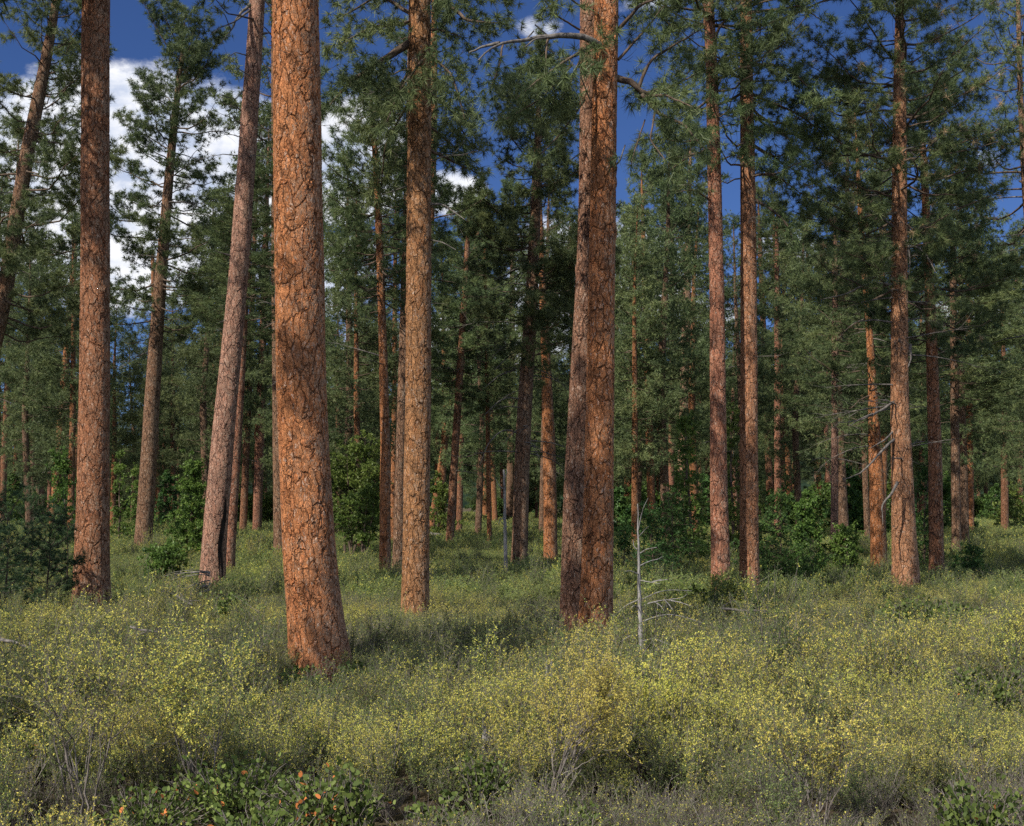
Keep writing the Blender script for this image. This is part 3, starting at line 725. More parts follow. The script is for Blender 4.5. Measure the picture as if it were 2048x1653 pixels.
# trunks of the second rank, each read off the photograph: x, y of the foot, width, lean (pixels per 1000), top of crown y, bark, crown radius, crown base y
CROWNS = []
for sd in range(7):
    ax = Axis(np.array([0, 5, 11, 16.0]), np.array([0, .1, -.1, 0]), np.array([0, -.1, .1, 0]), np.array([.2, .15, .09, .02])); pl = Plant(150 + sd)
    crown_limbs(pl, ax, 0, 15.9, 3.3, 104, sub=2.7, gap=.42, shape=(.35, .45, .3, .5, .4, .35, .55)[sd], k=3, mult=9, jit=.16)
    CROWNS.append((pl.limbs('branches', LIMB), pl.needles('crown', NEEDLE, n=16, width=.029, length=.28)))
SECOND = [
    ('reddish pine leaning left behind the leaning pale trunk', 458, 1135, 22, 60, 330, RED, 1.9, 700),
    ('brown pine with a straight trunk between the pale leaner and the massive trunk', 486, 1062, 15, 40, 300, BROWN, 2.6, 800),
    ('stout red pine half hidden left of the massive trunk', 514, 1062, 19, 30, 240, RED, 3.0, 840),
    ('orange pine leaning right above the young pine thicket', 104, 1072, 17, 80, 450, ORANGE, 3.2, 860),
    ('thin grey-brown pine at the far left edge', 2, 1060, 14, 45, 260, BROWN, 3.0, 870),
    ('small orange pine with a tilted foot beside the dark-topped trunk', 136, 1050, 9, 110, 530, ORANGE, 2.6, 880),
    ('slim orange pine close right of the tall slim dark pine', 316, 1048, 12, -20, 500, ORANGE, 2.6, 800),
    ('pine with a lit left side standing alone left of the dark centre pine', 899, 1088, 17, 60, 400, BROWN, 2.8, 820),
    ('gnarled pine with a blackened foot left of the centre', 918, 1064, 13, 25, 430, BROWN, 3.0, 860),
    ('orange pine leaning right just right of the ochre trunk', 862, 1060, 15, 160, 420, ORANGE, 2.6, 860),
    ('slender orange pine in the bright grass, front one of a crossing pair', 979, 1086, 10, -15, 470, ORANGE, 2.2, 850),
    ('orange pine of even width, rear one of the crossing pair', 971, 1030, 12, -10, 420, ORANGE, 3.0, 860),
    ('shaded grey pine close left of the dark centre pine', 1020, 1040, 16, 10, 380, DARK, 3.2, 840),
    ('dark thin pine leaning against the back of the bright orange trunk', 1084, 1064, 13, 20, 330, DARK, 2.8, 800),
    ('thin far orange pine just right of the twin trunks', 1229, 1026, 10, 12, 500, ORANGE, 3.0, 880),
    ('orange pine with its right side in shade behind the bare snag', 1254, 1032, 16, 25, 420, ORANGE, 3.4, 860),
    ('orange pine with dark limbs behind the leafy saplings', 1304, 1050, 17, -30, 330, ORANGE, 3.2, 850),
    ('straight red pine beside the lacy-barked pine', 1342, 1040, 13, 5, 300, RED, 2.8, 830),
    ('pale lacy-barked pine behind the bright green saplings', 1362, 1062, 22, 25, 260, (0.45, 0.27, 0.17), 3.4, 700),
    ('brown pine close behind the slender pair, right side', 1542, 1030, 15, -40, 380, BROWN, 3.2, 850),
    ('orange pine left of a touching far pair', 1566, 1020, 11, 5, 440, ORANGE, 3.0, 860),
    ('orange pine right of a touching far pair, leaning left', 1580, 1025, 16, -55, 360, ORANGE, 3.2, 830),
    ('orange pine with a curved top in the far gap', 1642, 1028, 11, -50, 430, ORANGE, 3.0, 840),
    ('slim pink-orange pine rising from the bright green saplings', 1669, 1105, 16, 2, 420, PINK, 2.2, 830),
    ('thin orange pine touching the slim pink-orange pine', 1682, 1040, 9, 10, 500, ORANGE, 2.6, 860),
    ('left one of two thin far pines in the gap left of the stout orange pine', 1698, 1042, 9, -5, 520, RED, 2.6, 870),
    ('right one of two thin far pines in the gap left of the stout orange pine', 1707, 1038, 9, 0, 500, ORANGE, 2.6, 870),
    ('dark shaded pine leaning left beside the stout orange pine', 1735, 1080, 12, -35, 480, DARK, 2.8, 850),
    ('blackish pine with a mottled foot right of the brown dappled pine', 1913, 1108, 19, -12, 440, DARK, 3.2, 840),
    ('clean orange pine trunk alone in the bright brush at the right', 1941, 1068, 15, -8, 480, ORANGE, 3.0, 860),
    ('thin dark pine near the right edge', 1972, 1028, 9, 0, 520, DARK, 3.0, 880),
    ('pinkish pine near the right edge among low green bushes', 2043, 1025, 11, -20, 460, PINK, 3.4, 850),
    ('dark straight pine behind the young pine thicket', 84, 980, 10, 0, 520, DARK, 3.2, 860),
    ('orange pine showing between the ochre trunk and its dark neighbour', 786, 1090, 12, 8, 330, ORANGE, 2.4, 800),
    ('pine with a split lit trunk seen through the crowns above the snag', 1556, 1070, 15, -4, 400, RED, 2.8, 620),
]
for i, (lab, x, y, w, lean, ytop, tint, R, yb) in enumerate(SECOND):
    D = 5190.0 / (y - HZ) if y > 1048 else 5190.0 / 38 + (1048 - y) * 1.6
    D = min(D, 165.0)
    yy = HZ + 5190.0 / D
    H = zpix(ytop, D)
    top = ytop + 30
    pts = [(x, yy, w), (x + lean * .001 * (yy - 800), 800, w * .88), (x + lean * .001 * (yy - 500), min(500, yb - 60), w * .62)]
    if top < 440: pts.append((x + lean * .001 * (yy - top), top, w * .22))
    tint = tuple(c * f for c, f in zip(tint, (.88, .90, .92)))     # a little darker and greyer than the big near trunks
    root = pine(lab, pts, D, H, tint, seed=60 + i, sides=14, group='pines of the second rank behind the clearing',
                dead=(lambda p, a, b: dead_limbs(p, a, 4, 12, 9, (.7, 2.2), .2, .02)) if i % 2 else None)
    ax, _ = pixel_axis(pts, D, H); z0 = max(3.5, zpix(yb, D)); c0, c1 = ax.at(z0), ax.at(H)
    bm_, cm_ = CROWNS[i % len(CROWNS)]; k = R * (1.15 + (D > 100) * .25) / 3.3
    M = Matrix.Translation(c0) @ Matrix.Rotation(math.atan2(c1[0] - c0[0], H - z0), 4, 'Y') @ Matrix.Rotation(i * 1.7, 4, 'Z') @ Matrix.Diagonal((k, k, (H - z0) / 16.0, 1))
    for nm, me in (('branches', bm_), ('crown', cm_)): put(nm, me, root).matrix_basis = M

# ------------------------------------------------------------------ the stand behind: copies of six grown pines
def proto(seed, H, z0, R, n, tint, w):
    zz = np.array([0, H * .4, H * .75, H]); r = np.random.default_rng(seed); lx = r.normal(0, .25, 2)
    ax = Axis(zz, np.array([0, lx[0], lx[0] + lx[1], lx[0] + lx[1] * 1.4]), np.array([0, lx[1], 0, lx[0]]), np.array([w, w * .8, w * .45, .03]))
    pl = Plant(seed); crown_limbs(pl, ax, z0, H - .2, R, n + 34, sub=2.6, gap=.36, shape=.42, k=3, mult=8, jit=.27)
    return (trunk_mesh('trunk', ax, BARK_F, dz=.6, sides=12, seed=seed), pl.limbs('branches', LIMB), pl.needles('crown', NEEDLE, n=13, width=.043, length=.31), tint)
PROTO = [proto(201, 30, 9, 4.3, 56, ORANGE, .38), proto(202, 27, 7, 3.9, 52, RED, .30), proto(203, 32, 10, 4.5, 58, BROWN, .42),
         proto(204, 24, 6, 3.6, 50, ORANGE, .26), proto(205, 29, 6, 4.1, 62, DARK, .34), proto(206, 18, 2.5, 3.3, 44, BROWN, .20)]


def place(i, x, y, s, rz, label, group, sz=None):
    tm, lm_, cm, tint = PROTO[i]
    r = tag(empty('pine_tree', (x, y, float(ground_z(x, y)))), label, 'pine tree', group)
    r.rotation_euler = (0, 0, rz); r.scale = (s, s, sz or s)
    put('trunk', tm, r, tuple(c * f for c, f in zip(tint, (.82, .86, .9)))); put('branches', lm_, r); put('crown', cm, r)
    return r


rf = random.Random(8)
spots = []
def try_spot(y0, y1, sep, zone=None):
    for _ in range(300):
        y = rf.uniform(y0, y1); x = rf.uniform(-0.45, 0.45) * y
        if zone and not (zone[0] < CX + x / y * F < zone[1]): continue
        if all((x - a) ** 2 + (y - b) ** 2 > sep * sep for a, b in spots): spots.append((x, y)); return x, y
    return None
for k in range(58):
    p = try_spot(118, 165, 3.6)
    if p: place(rf.choice((0, 1, 2, 3, 4, 4)), p[0], p[1], rf.uniform(.72, .92), rf.uniform(0, 6.28), 'pine in the dense dim stand just beyond the clearing', 'pines of the dense stand behind the clearing')
for k in range(44):
    p = try_spot(125, 215, 3.2)
    if p: place(5, p[0], p[1], rf.uniform(.8, 1.15), rf.uniform(0, 6.28), 'younger pine with low branches filling the shade under the far stand', 'younger pines under the far stand')
for k in range(110):
    p = try_spot(165, 270, 4.0)
    if p: place(rf.choice((0, 1, 2, 4, 5)), p[0], p[1], rf.uniform(.8, 1.1), rf.uniform(0, 6.28), 'far pine deep in the forest, one of the massed crowns closing the view', 'far pines deep in the forest')
# mid-distance pines whose crowns close the gaps between the named trunks; each stands behind a named one
for (px, D, i, s, lab) in ((60, 78, 4, .68, 'bushy pine filling the gap behind the leaning dark pine'), (225, 88, 0, .56, 'short bushy pine seen right of the dark-topped trunk, below the cloud'),
                           (415, 82, 4, .80, 'rounded pine crown left of the pale leaning trunk'), (455, 96, 0, .92, 'pine crown rising behind the pale leaning trunk'),
                           (690, 72, 4, .80, 'dense pine right of the massive trunk above the leafy thicket'), (720, 60, 3, .72, 'pine crown low behind the slim orange pine'),
                           (955, 84, 4, .70, 'dense dark pine left of the tall centre pine'), (1150, 72, 3, .82, 'dark crown between the centre pine and the twin trunks'),
                           (1270, 66, 3, .78, 'bushy crown in the blue gap right of the twin trunks'), (1335, 70, 4, .84, 'tall bushy crown left of the slender pair'),
                           (1390, 90, 0, .85, 'dense crown behind the slender pair'), (1600, 82, 4, .75, 'pine crown under the white cloud patch right of the slender pair'),
                           (1690, 62, 4, .80, 'dark limbed pine left of the big limbed pine'), (1760, 84, 0, .88, 'tall crown behind the big limbed pine'),
                           (1930, 70, 4, .80, 'bushy crown right of the brown dappled pine'), (2010, 88, 2, .66, 'pine crown low at the right edge under the wispy one'),
                           (2060, 66, 4, .62, 'dark crown cut by the right edge'), (-10, 95, 0, .9, 'pine crown cut by the left edge'), (590, 90, 4, .7, 'pine crown hidden mostly by the massive trunk'),
                           (880, 100, 0, .8, 'thin far crown just right of the ochre trunk'), (1480, 78, 4, .72, 'low dense crown seen between the slender pair'), (140, 70, 3, .8, 'low pine crown left of the dark-topped trunk')):
    x = (px - CX) / F * D; spots.append((x, D))
    place(i, x, D, s, rf.uniform(0, 6.28), lab, 'pines filling the gaps between the nearer trunks')
# pines out of the frame, to the left and behind the camera: they cast the shade that crosses the clearing
for (x, y, i, s) in ((-9.9, 9.1, 3, .62), (-11.6, 24.8, 2, 1.02), (-24, 17, 5, .8), (26, 44, 1, .8)):
    place(i, x, y, s, x * 1.7, 'pine beyond the left of the view, shading the clearing', 'pines around the clearing', 1.3 if i == 2 and s > 1 else 1.0 if i == 3 else None)
# ------------------------------------------------------------------ saplings and thickets
def sapling(name, label, cat, px, pyb, D, h, R, mat, seed, conic=True, stems=1, z0=.08, leaf=(9, .13, .05), n=46, group=None, gap=.17, fold=True, ell=False, sub=5.0):
    x = (px - CX) / F * D; base = np.array([x, D, float(ground_z(x, D))])
    root = tag(empty(name, base), label, cat, group); pl = Plant(seed); r = pl.r
    for s_ in range(stems):
        ox, oy = (r.normal(0, R * .33), r.normal(0, R * .33)) if stems > 1 else (0, 0)
        hh = h * r.uniform(.75, 1.0) if stems > 1 else h
        q = np.linspace(0, 1, 9); P = np.stack([ox + np.cumsum(r.normal(0, .012, 9)) * hh, oy + np.cumsum(r.normal(0, .012, 9)) * hh, q * hh], -1)
        rr = 0.011 * hh + .01
        st = Plant(seed + 500 + s_); st.tube(P, rr * (1 - .9 * q), 7)
        put('stem', st.limbs('stem', LIMB), root)
        RR = R * (.55 if stems > 1 else 1)
        for i in range(int(n / stems ** .5)):
            t_ = r.uniform(0, 1) ** 1.15; z = hh * (z0 + (1 - z0) * t_)
            prof = (1 - t_) ** .8 if conic else math.sin(math.pi * min(1, .12 + .86 * t_)) ** .6
            L = max(.18, RR * prof * r.uniform(.35, 1.40)); az = r.uniform(0, 6.283); qq = np.linspace(0, 1, 5)
            c = np.array([np.interp(z, P[:, 2], P[:, 0]), np.interp(z, P[:, 2], P[:, 1]), z])
            el = r.normal(.25 if conic else .45, .2)
            B = c + np.stack([math.cos(az) * L * qq, math.sin(az) * L * qq, L * (math.tan(el) * qq - (.18 * qq ** 2 if conic else 0))], -1)
            pl.branch(B, .006 * L + .007, .004, mult=3, jit=.07, bare=.08, sub=sub, sublen=.5, gap=gap, minsub=.12, k=3, lift=.05)
    put('twigs', pl.limbs('twigs', LIMB), root)
    put('foliage', pl.needles('foliage', mat, n=leaf[0], length=leaf[1], width=leaf[2], fold=fold, fwd=.25), root)
    return root


SG = 'young trees growing under the pines'
LF = (10, .13, .055)
sapling('leafy_sapling', 'dense bright green leafy thicket on bare thin stems right of the massive trunk', 'sapling', 700, 1090, 52, 5.6, 2.0, BROAD, 301, False, 6, .30, LF, 80, SG)
sapling('leafy_sapling', 'shorter leafy sapling on thin dark stems at the thicket edge near the slim orange pine', 'sapling', 735, 1100, 48, 3.3, 1.1, BROAD, 302, False, 3, .34, LF, 50, SG)
sapling('leafy_sapling', 'tall bright green leafy sapling left of the slender pair', 'sapling', 1400, 1120, 45, 6.2, 1.5, BROAD, 303, True, 2, .05, LF, 110, SG)
sapling('leafy_sapling', 'bright green sapling peeking between the slender pair', 'sapling', 1472, 1130, 50, 6.8, 1.3, BROAD, 304, True, 1, .05, LF, 90, SG)
sapling('young_fir', 'dark dense young fir right of the slender pair', 'young fir', 1556, 1160, 36, 2.9, 1.25, FIR, 305, True, 1, .10, (10, .10, .030), 110, SG)
sapling('leafy_sapling', 'light green slender sapling in the sun right of the dark young fir', 'sapling', 1632, 1125, 42, 3.6, 1.15, BROAD, 306, True, 2, .03, LF, 110, SG)
sapling('leafy_sapling', 'low light green bush at the foot of the slim pink-orange pine', 'sapling', 1672, 1130, 42, 1.9, .8, BROAD, 326, False, 2, .03, LF, 60, SG)
sapling('young_fir', 'dark young fir behind the bare snag', 'young fir', 1305, 1150, 37, 2.5, .95, FIR, 307, True, 1, .05, (10, .10, .030), 80, SG)
sapling('young_fir', 'dark young fir right beside the twin trunks', 'young fir', 1248, 1150, 38, 1.9, .7, FIR, 308, True, 1, .05, (10, .10, .030), 60, SG)
sapling('young_fir', 'broad shaded young fir between the bare snag and the slender pair', 'young fir', 1355, 1130, 40, 3.0, 1.1, FIR, 309, True, 1, .05, (10, .10, .030), 90, SG)
sapling('young_fir', 'narrow dark fir right behind the big limbed pine', 'young fir', 1846, 1130, 46, 5.0, .85, FIR, 310, True, 1, .03, (10, .11, .034), 120, SG)
sapling('young_fir', 'little dark fir on a bare stem in the brush at the right', 'young fir', 1942, 1135, 38, 1.35, .62, FIR, 311, True, 1, .42, (10, .09, .03), 50, SG)
sapling('leafy_sapling', 'big leafy sapling with light green top between the slim dark pine and the pale leaner', 'sapling', 362, 1110, 48, 4.9, 1.8, BROAD, 312, True, 2, .04, LF, 130, SG)
sapling('leafy_sapling', 'dim leafy sapling right of the dark-topped trunk', 'sapling', 240, 1075, 66, 5.8, 1.6, BROAD, 313, True, 2, .05, LF, 90, SG)
sapling('leafy_sapling', 'leafy sapling close left of the dark-topped trunk', 'sapling', 140, 1090, 60, 5.6, 1.5, BROAD, 314, True, 2, .05, LF, 90, SG)
sapling('leafy_sapling', 'low leafy bush left of the pale leaner where grey dead twigs stick out', 'sapling', 330, 1150, 36, 1.6, .9, BROAD, 327, False, 2, .05, (10, .11, .045), 70, SG)
sapling('leafy_sapling', 'leafy green sapling far back behind the lone lit pine', 'sapling', 880, 1060, 90, 5.6, 2.2, BROAD, 315, True, 2, .05, (9, .18, .08), 80, SG, gap=.24, sub=3.5)
for (px, D, h, R, sd, lab) in ((20, 26, 2.5, 1.2, 316, 'largest young pine of the shaded thicket at the left edge'), (92, 27, 2.1, .95, 317, 'young pine of the thicket nearest the dark-topped trunk'),
                               (-30, 24, 2.2, 1.1, 318, 'young pine cut by the left edge'), (62, 31, 2.6, 1.1, 319, 'young pine at the back of the left thicket'), (128, 33, 2.3, .8, 320, 'small young pine touching the dark-topped trunk')):
    x = (px - CX) / F * D; base = np.array([x, D, float(ground_z(x, D))]); root = tag(empty('young_pine', base), lab, 'young pine', 'young pines of the left thicket')
    pl = Plant(sd); q = np.linspace(0, 1, 9); ax = Axis(q * h, np.cumsum(pl.r.normal(0, .02, 9)) * h * .5, q * .05, .03 * (1 - .85 * q))
    st = Plant(sd + 1); st.tube(np.stack([ax.at(z) for z in q * h]), .035 * (1 - .85 * q), 7); put('trunk', st.limbs('trunk', LIMB), root)
    crown_limbs(pl, ax, .25, h, R, 34, droop=0, shape=.55, sub=5.0, gap=.13, bare=.15, k=3, mult=2, jit=.05)
    put('branches', pl.limbs('branches', LIMB), root); put('crown', pl.needles('crown', YOUNG, n=34, length=.15, width=.009, fwd=.7), root)

# understory saplings scattered through the far stand, copies of four
UP = []
for sd, (kind, mat, h, R, con) in enumerate((('f', FIR, 5.0, 1.7, True), ('b', BROAD, 4.0, 1.9, True), ('f', FIR, 3.2, 1.4, True), ('b', BROAD, 2.6, 1.8, False))):
    root = sapling('young_fir' if kind == 'f' else 'leafy_sapling', 'x', 'x', 400 + 300 * sd, 1040, 140 + 5 * sd, h, R, mat, 400 + sd, con, 1, .03, (9, .24, .11), 70, gap=.3, sub=3.0)
    UP.append((root, kind))
ru = random.Random(21)
def label_under(r, kind):
    tag(r, 'dark young fir among the far trunks' if kind == 'f' else 'green leafy sapling among the far trunks', 'young fir' if kind == 'f' else 'sapling',
        'young firs of the far understory' if kind == 'f' else 'leafy saplings of the far understory')
for r_, k_ in UP: label_under(r_, k_)
for k in range(120):
    y = ru.uniform(85, 240); x = ru.uniform(-.44, .44) * y
    if y < 112 and 850 < CX + x / y * F < 1130: continue
    src, kind = UP[k % 4]
    c = src.copy(); col.objects.link(c); c.location = (x, y, float(ground_z(x, y))); c.rotation_euler = (0, 0, ru.uniform(0, 6.28)); s_ = ru.uniform(.7, 1.35); c.scale = (s_, s_, s_)
    for ch in src.children:
        d = ch.copy(); col.objects.link(d); d.parent = c
    label_under(c, kind)

# ------------------------------------------------------------------ dead wood
def dead_thing(name, label, cat, lines, mat, px, py, D, shape=True, group=None):
    b = world(px, py, D); b[2] = float(ground_z(b[0], D)) if shape else b[2]
    root = tag(empty(name, b), label, cat, group)
    return root, b

root, b = dead_thing('dead_sapling', 'bare grey dead sapling with curved twigs standing in yellow brush', 'dead tree', None, DEAD, 1284, 1345, 18.0)
pl = Plant(700)
plimb(pl, b, [(1286, 1390, 18), (1285, 1330, 18), (1280, 1240, 18), (1279, 1180, 18), (1276, 1090, 18), (1277, 1060, 18), (1275, 1010, 18)], .050, .008, n=24, bare_only=True)
put('trunk', pl.limbs('trunk', SILVER), root)
TW = [((1279, 1201), (1322, 1182), (1345, 1180), (1384, 1182)), ((1287, 1211), (1310, 1203), (1333, 1200), (1370, 1196), (1374, 1188)), ((1333, 1200), (1360, 1205), (1384, 1213)),
      ((1285, 1244), (1310, 1233), (1333, 1229), (1345, 1229), (1375, 1236), (1404, 1246)), ((1287, 1304), (1308, 1300), (1328, 1304)), ((1289, 1327), (1310, 1335), (1328, 1352)),
      ((1294, 1329), (1306, 1350), (1315, 1362), (1314, 1380)), ((1276, 1200), (1258, 1208), (1246, 1216), (1228, 1232)), ((1307, 1278), (1330, 1286), (1350, 1296), (1368, 1302)),
      ((1284, 1283), (1300, 1279), (1312, 1277), (1335, 1290)), ((1278, 1074), (1290, 1060), (1297, 1053)), ((1280, 1107), (1292, 1099), (1314, 1095)), ((1280, 1132), (1300, 1122), (1318, 1119), (1325, 1113)),
      ((1274, 1099), (1268, 1094), (1266, 1081)), ((1276, 1062), (1283, 1030), (1287, 1015), (1296, 997)), ((1279, 1161), (1300, 1165), (1320, 1168)), ((1279, 1150), (1262, 1142), (1248, 1143)), ((1322, 1160), (1300, 1165), (1335, 1159)),
      ((1278, 1272), (1262, 1270), (1240, 1285), (1215, 1300)), ((1276, 1215), (1268, 1211), (1260, 1219)), ((1330, 1201), (1340, 1212), (1345, 1220)), ((1310, 1205), (1322, 1212), (1328, 1222))]
pt = Plant(701)
for k, q in enumerate(TW):
    dd = pt.r.uniform(-.5, .3)
    plimb(pt, b, [(x_, y_, 18 + dd * j / max(1, len(q) - 1)) for j, (x_, y_) in enumerate(q)], .0095, .0035, n=10, bare_only=True)
put('twigs', pt.limbs('twigs', SILVER), root)

root, b = dead_thing('dead_snag', 'thin grey dead pole standing left of the dark centre pine', 'dead tree', None, DEAD, 1010, 1150, 37.0)
pl = Plant(702); plimb(pl, b, [(1011, 1175, 37), (1011, 1100, 37), (1010, 1020, 37), (1009, 960, 37), (1007, 940, 37)], .075, .035, n=20, bare_only=True); put('trunk', pl.limbs('trunk', DEAD), root)
pt = Plant(703)
for q in (((1009, 958), (1015, 945), (1013, 938)), ((1009, 1035), (1000, 1040), (996, 1050)), ((1011, 1052), (1003, 1046), (999, 1038)), ((1009, 980), (998, 972), (990, 955))):
    plimb(pt, b, [(x_, y_, 37) for x_, y_ in q], .018, .006, n=8, bare_only=True)
put('twigs', pt.limbs('twigs', DEAD), root)


def stump(label, px, pyt, D, h, w, seed):
    x = (px - CX) / F * D; z = float(ground_z(x, D)); zz = np.r_[np.linspace(-.1, h, 14)]
    r = np.random.default_rng(seed); th = np.arange(14) * 2 * math.pi / 14
    R = (w / 2) * (1.25 - .45 * zz[:, None] / h) * (1 + .12 * np.sin(3 * th + 1)[None] + .06 * r.normal(0, 1, (14, 14)))
    top = h * (.72 + .28 * np.cos(th - 2.6)) ; Z = np.minimum(zz[:, None], top[None] * (1 + .1 * r.normal(0, 1, 14)[None]))
    V = np.stack([R * np.cos(th), R * np.sin(th), Z], -1).reshape(-1, 3); idx = np.arange(14 * 14).reshape(14, 14)
    q = np.stack([idx[:-1], np.roll(idx, -1, 1)[:-1], np.roll(idx, -1, 1)[1:], idx[1:]], -1).reshape(-1, 4)
    q = np.r_[q, np.array([[idx[-1, i], idx[-1, (i + 1) % 14], idx[-1, (-i - 2) % 14], idx[-1, (-i - 1) % 14]] for i in range(6)])]
    return tag(put('broken_stump', mesh_from('broken_stump', V, q, 4, [DEAD], False), loc=(x, D, z)), label, 'stump')
stump('grey splintered stump poking out of the yellow brush below the twin trunks', 1102, 1312, 15.0, .92, .15, 5)
stump('small weathered grey stump half buried in brush near the bottom centre', 976, 1440, 11.6, .72, .13, 6)
for lab, q, r_ in (('thin grey dead stick lying on the brush left of the massive trunk', ((262, 1254, 17.5), (275, 1260, 17.4), (300, 1262, 17.3), (325, 1266, 17.2)), .022),
                   ('dark dead branch lying in the brush at the left edge', ((-5, 1281, 16), (20, 1283, 16), (45, 1289, 15.9), (62, 1298, 15.8)), .028),
                   ('pale broken branch with a forked tip on the brush in the left shade', ((352, 1192, 23), (370, 1203, 22.8), (385, 1210, 22.6)), .03),
                   ('pale dead log lying flat in the sunlit brush left of the bare centre', ((860, 1069, 86), (885, 1071, 86), (905, 1071, 86)), .16),
                   ('bleached thin branch lying in front of the slender pair', ((1440, 1217, 24), (1490, 1222, 23.8), (1530, 1221, 23.8)), .03)):
    W = np.array([world(*p) for p in q]); pl = Plant(int(q[0][0]) + 900)
    o_ = W[0].copy()
    plimb(pl, o_, q, r_, r_ * .5, n=12, bare_only=True)
    for k in range(5):
        i0 = pl.r.integers(0, len(W)); d = unit(pl.r.normal(0, 1, 3) + np.array([0, 0, .6])); L = r_ * 9
        if r_ < .1: pl.tube(W[i0] - o_ + d * np.linspace(0, L, 4)[:, None], r_ * .5 * np.array([1, .8, .5, .2]), 4)
    tag(put('fallen_branch', pl.limbs('fallen_branch', GREYLIMB), loc=o_), lab, 'branch')
# grey dead twigs sticking out at the foot of the pale leaner
root, b = dead_thing('dead_brush', 'spray of bleached dead twigs left of the pale leaning trunk foot', 'dead brush', None, DEAD, 405, 1130, 31)
pt = Plant(711)
for k in range(26):
    a = pt.r.uniform(2.3, 3.9); L = pt.r.uniform(.5, 1.4); q = np.linspace(0, 1, 6)
    pt.tube(np.stack([.2 + math.cos(a) * L * q, pt.r.normal(0, .2) * q, .5 + pt.r.uniform(0, .5) + (-math.sin(a) * .35 + .15) * L * q - .25 * L * q ** 2], -1), .012 * (1 - .8 * q), 3)
put('twigs', pt.limbs('twigs', DEAD), root)

# ------------------------------------------------------------------ bitterbrush: the sea of shrubs
def shrub_mesh(name, seed, h, spread, stems, yellow, leafsz, nleaf, upright=.8, side=5, yz=.45, lo=0.0):
    r = np.random.default_rng(seed); P0 = []; S = []
    q = np.linspace(0, 1, 6)
    az = r.uniform(0, 6.283, stems); out = r.uniform(.1, 1, stems) ** .7 * spread; hh = h * r.uniform(.55, 1.1, stems)
    P = np.zeros((stems, 6, 3))
    P[..., 0] = np.cos(az)[:, None] * out[:, None] * (q ** upright) ; P[..., 1] = np.sin(az)[:, None] * out[:, None] * (q ** upright); P[..., 2] = hh[:, None] * q - .03
    P[:, 1:] += r.normal(0, .018, (stems, 5, 3)).cumsum(1)
    V, Q = tubes(P, (.0045 * (1 - .7 * q))[None] * np.ones((stems, 1)) * (1 + (r.random(stems) < .15)[:, None] * 1.2), 3)
    vs = [V]; qs = [Q]; nv = len(V)
    # side twigs
    n2 = stems * side; si = np.repeat(np.arange(stems), side); t = r.uniform(.25, .95, n2)
    f = t * 5; i0 = np.minimum(f.astype(int), 4); fr = (f - i0)[:, None]
    B = P[si, i0] * (1 - fr) + P[si, i0 + 1] * fr
    d = unit(np.stack([r.normal(0, .55, n2), r.normal(0, .55, n2), r.uniform(.4, 1.2, n2)], -1)); L = h * r.uniform(.14, .36, n2)
    q4 = np.linspace(0, 1, 3); P2 = B[:, None] + d[:, None] * (L[:, None] * q4)[..., None]
    V, Q = tubes(P2, (.0026 * (1 - .6 * q4))[None] * np.ones((n2, 1)), 3); vs.append(V); qs.append(Q + nv); nv += len(V)
    WV = np.concatenate(vs); WQ = np.concatenate(qs)
    # leaves in little rosettes along the twigs and upper stems
    m = nleaf
    k = r.integers(0, n2, m); tt = r.random(m) ** .8; C = P2[k, 0] + d[k] * (L[k] * tt)[:, None]
    k3 = r.integers(0, stems, m // 3); t3 = r.uniform(.35, 1, m // 3) * 5; j3 = np.minimum(t3.astype(int), 4); f3 = (t3 - j3)[:, None]
    C = np.r_[C, P[k3, j3] * (1 - f3) + P[k3, j3 + 1] * f3]
    C = C + r.normal(0, .008, C.shape); T = len(C); hz = C[:, 2] / h
    isy = r.random(T) < yellow * np.clip((hz - yz) * 2.5, .12, 1.0)
    per = 3
    ld = unit(r.normal(0, 1, (T, per, 3)) + np.array([0, 0, .5])); ls = leafsz * r.uniform(.7, 1.25, (T, per, 1)) * np.where(isy, 1.1, 1.0)[:, None, None]
    a = C[:, None] + ld * ls * .1; b = C[:, None] + ld * ls; w = unit(np.cross(ld, r.normal(0, 1, (T, per, 3)))) * ls * .30
    LV = np.stack([a, a + (b - a) * .55 + w, b, a + (b - a) * .55 - w], 2).reshape(-1, 3)
    LQ = np.arange(len(LV)).reshape(-1, 4) + len(WV)
    tint = np.where(isy, r.uniform(.62, 1, T), r.uniform(lo, .57, T)); tint = np.repeat(tint, per)
    faces = np.r_[WQ, LQ]; mi = np.r_[np.zeros(len(WQ), int), np.ones(len(LQ), int)]
    return mesh_from(name, np.r_[WV, LV], faces, 4, [SHRUBWOOD, BRUSH], False, np.r_[np.zeros(len(WQ)), tint], mi)


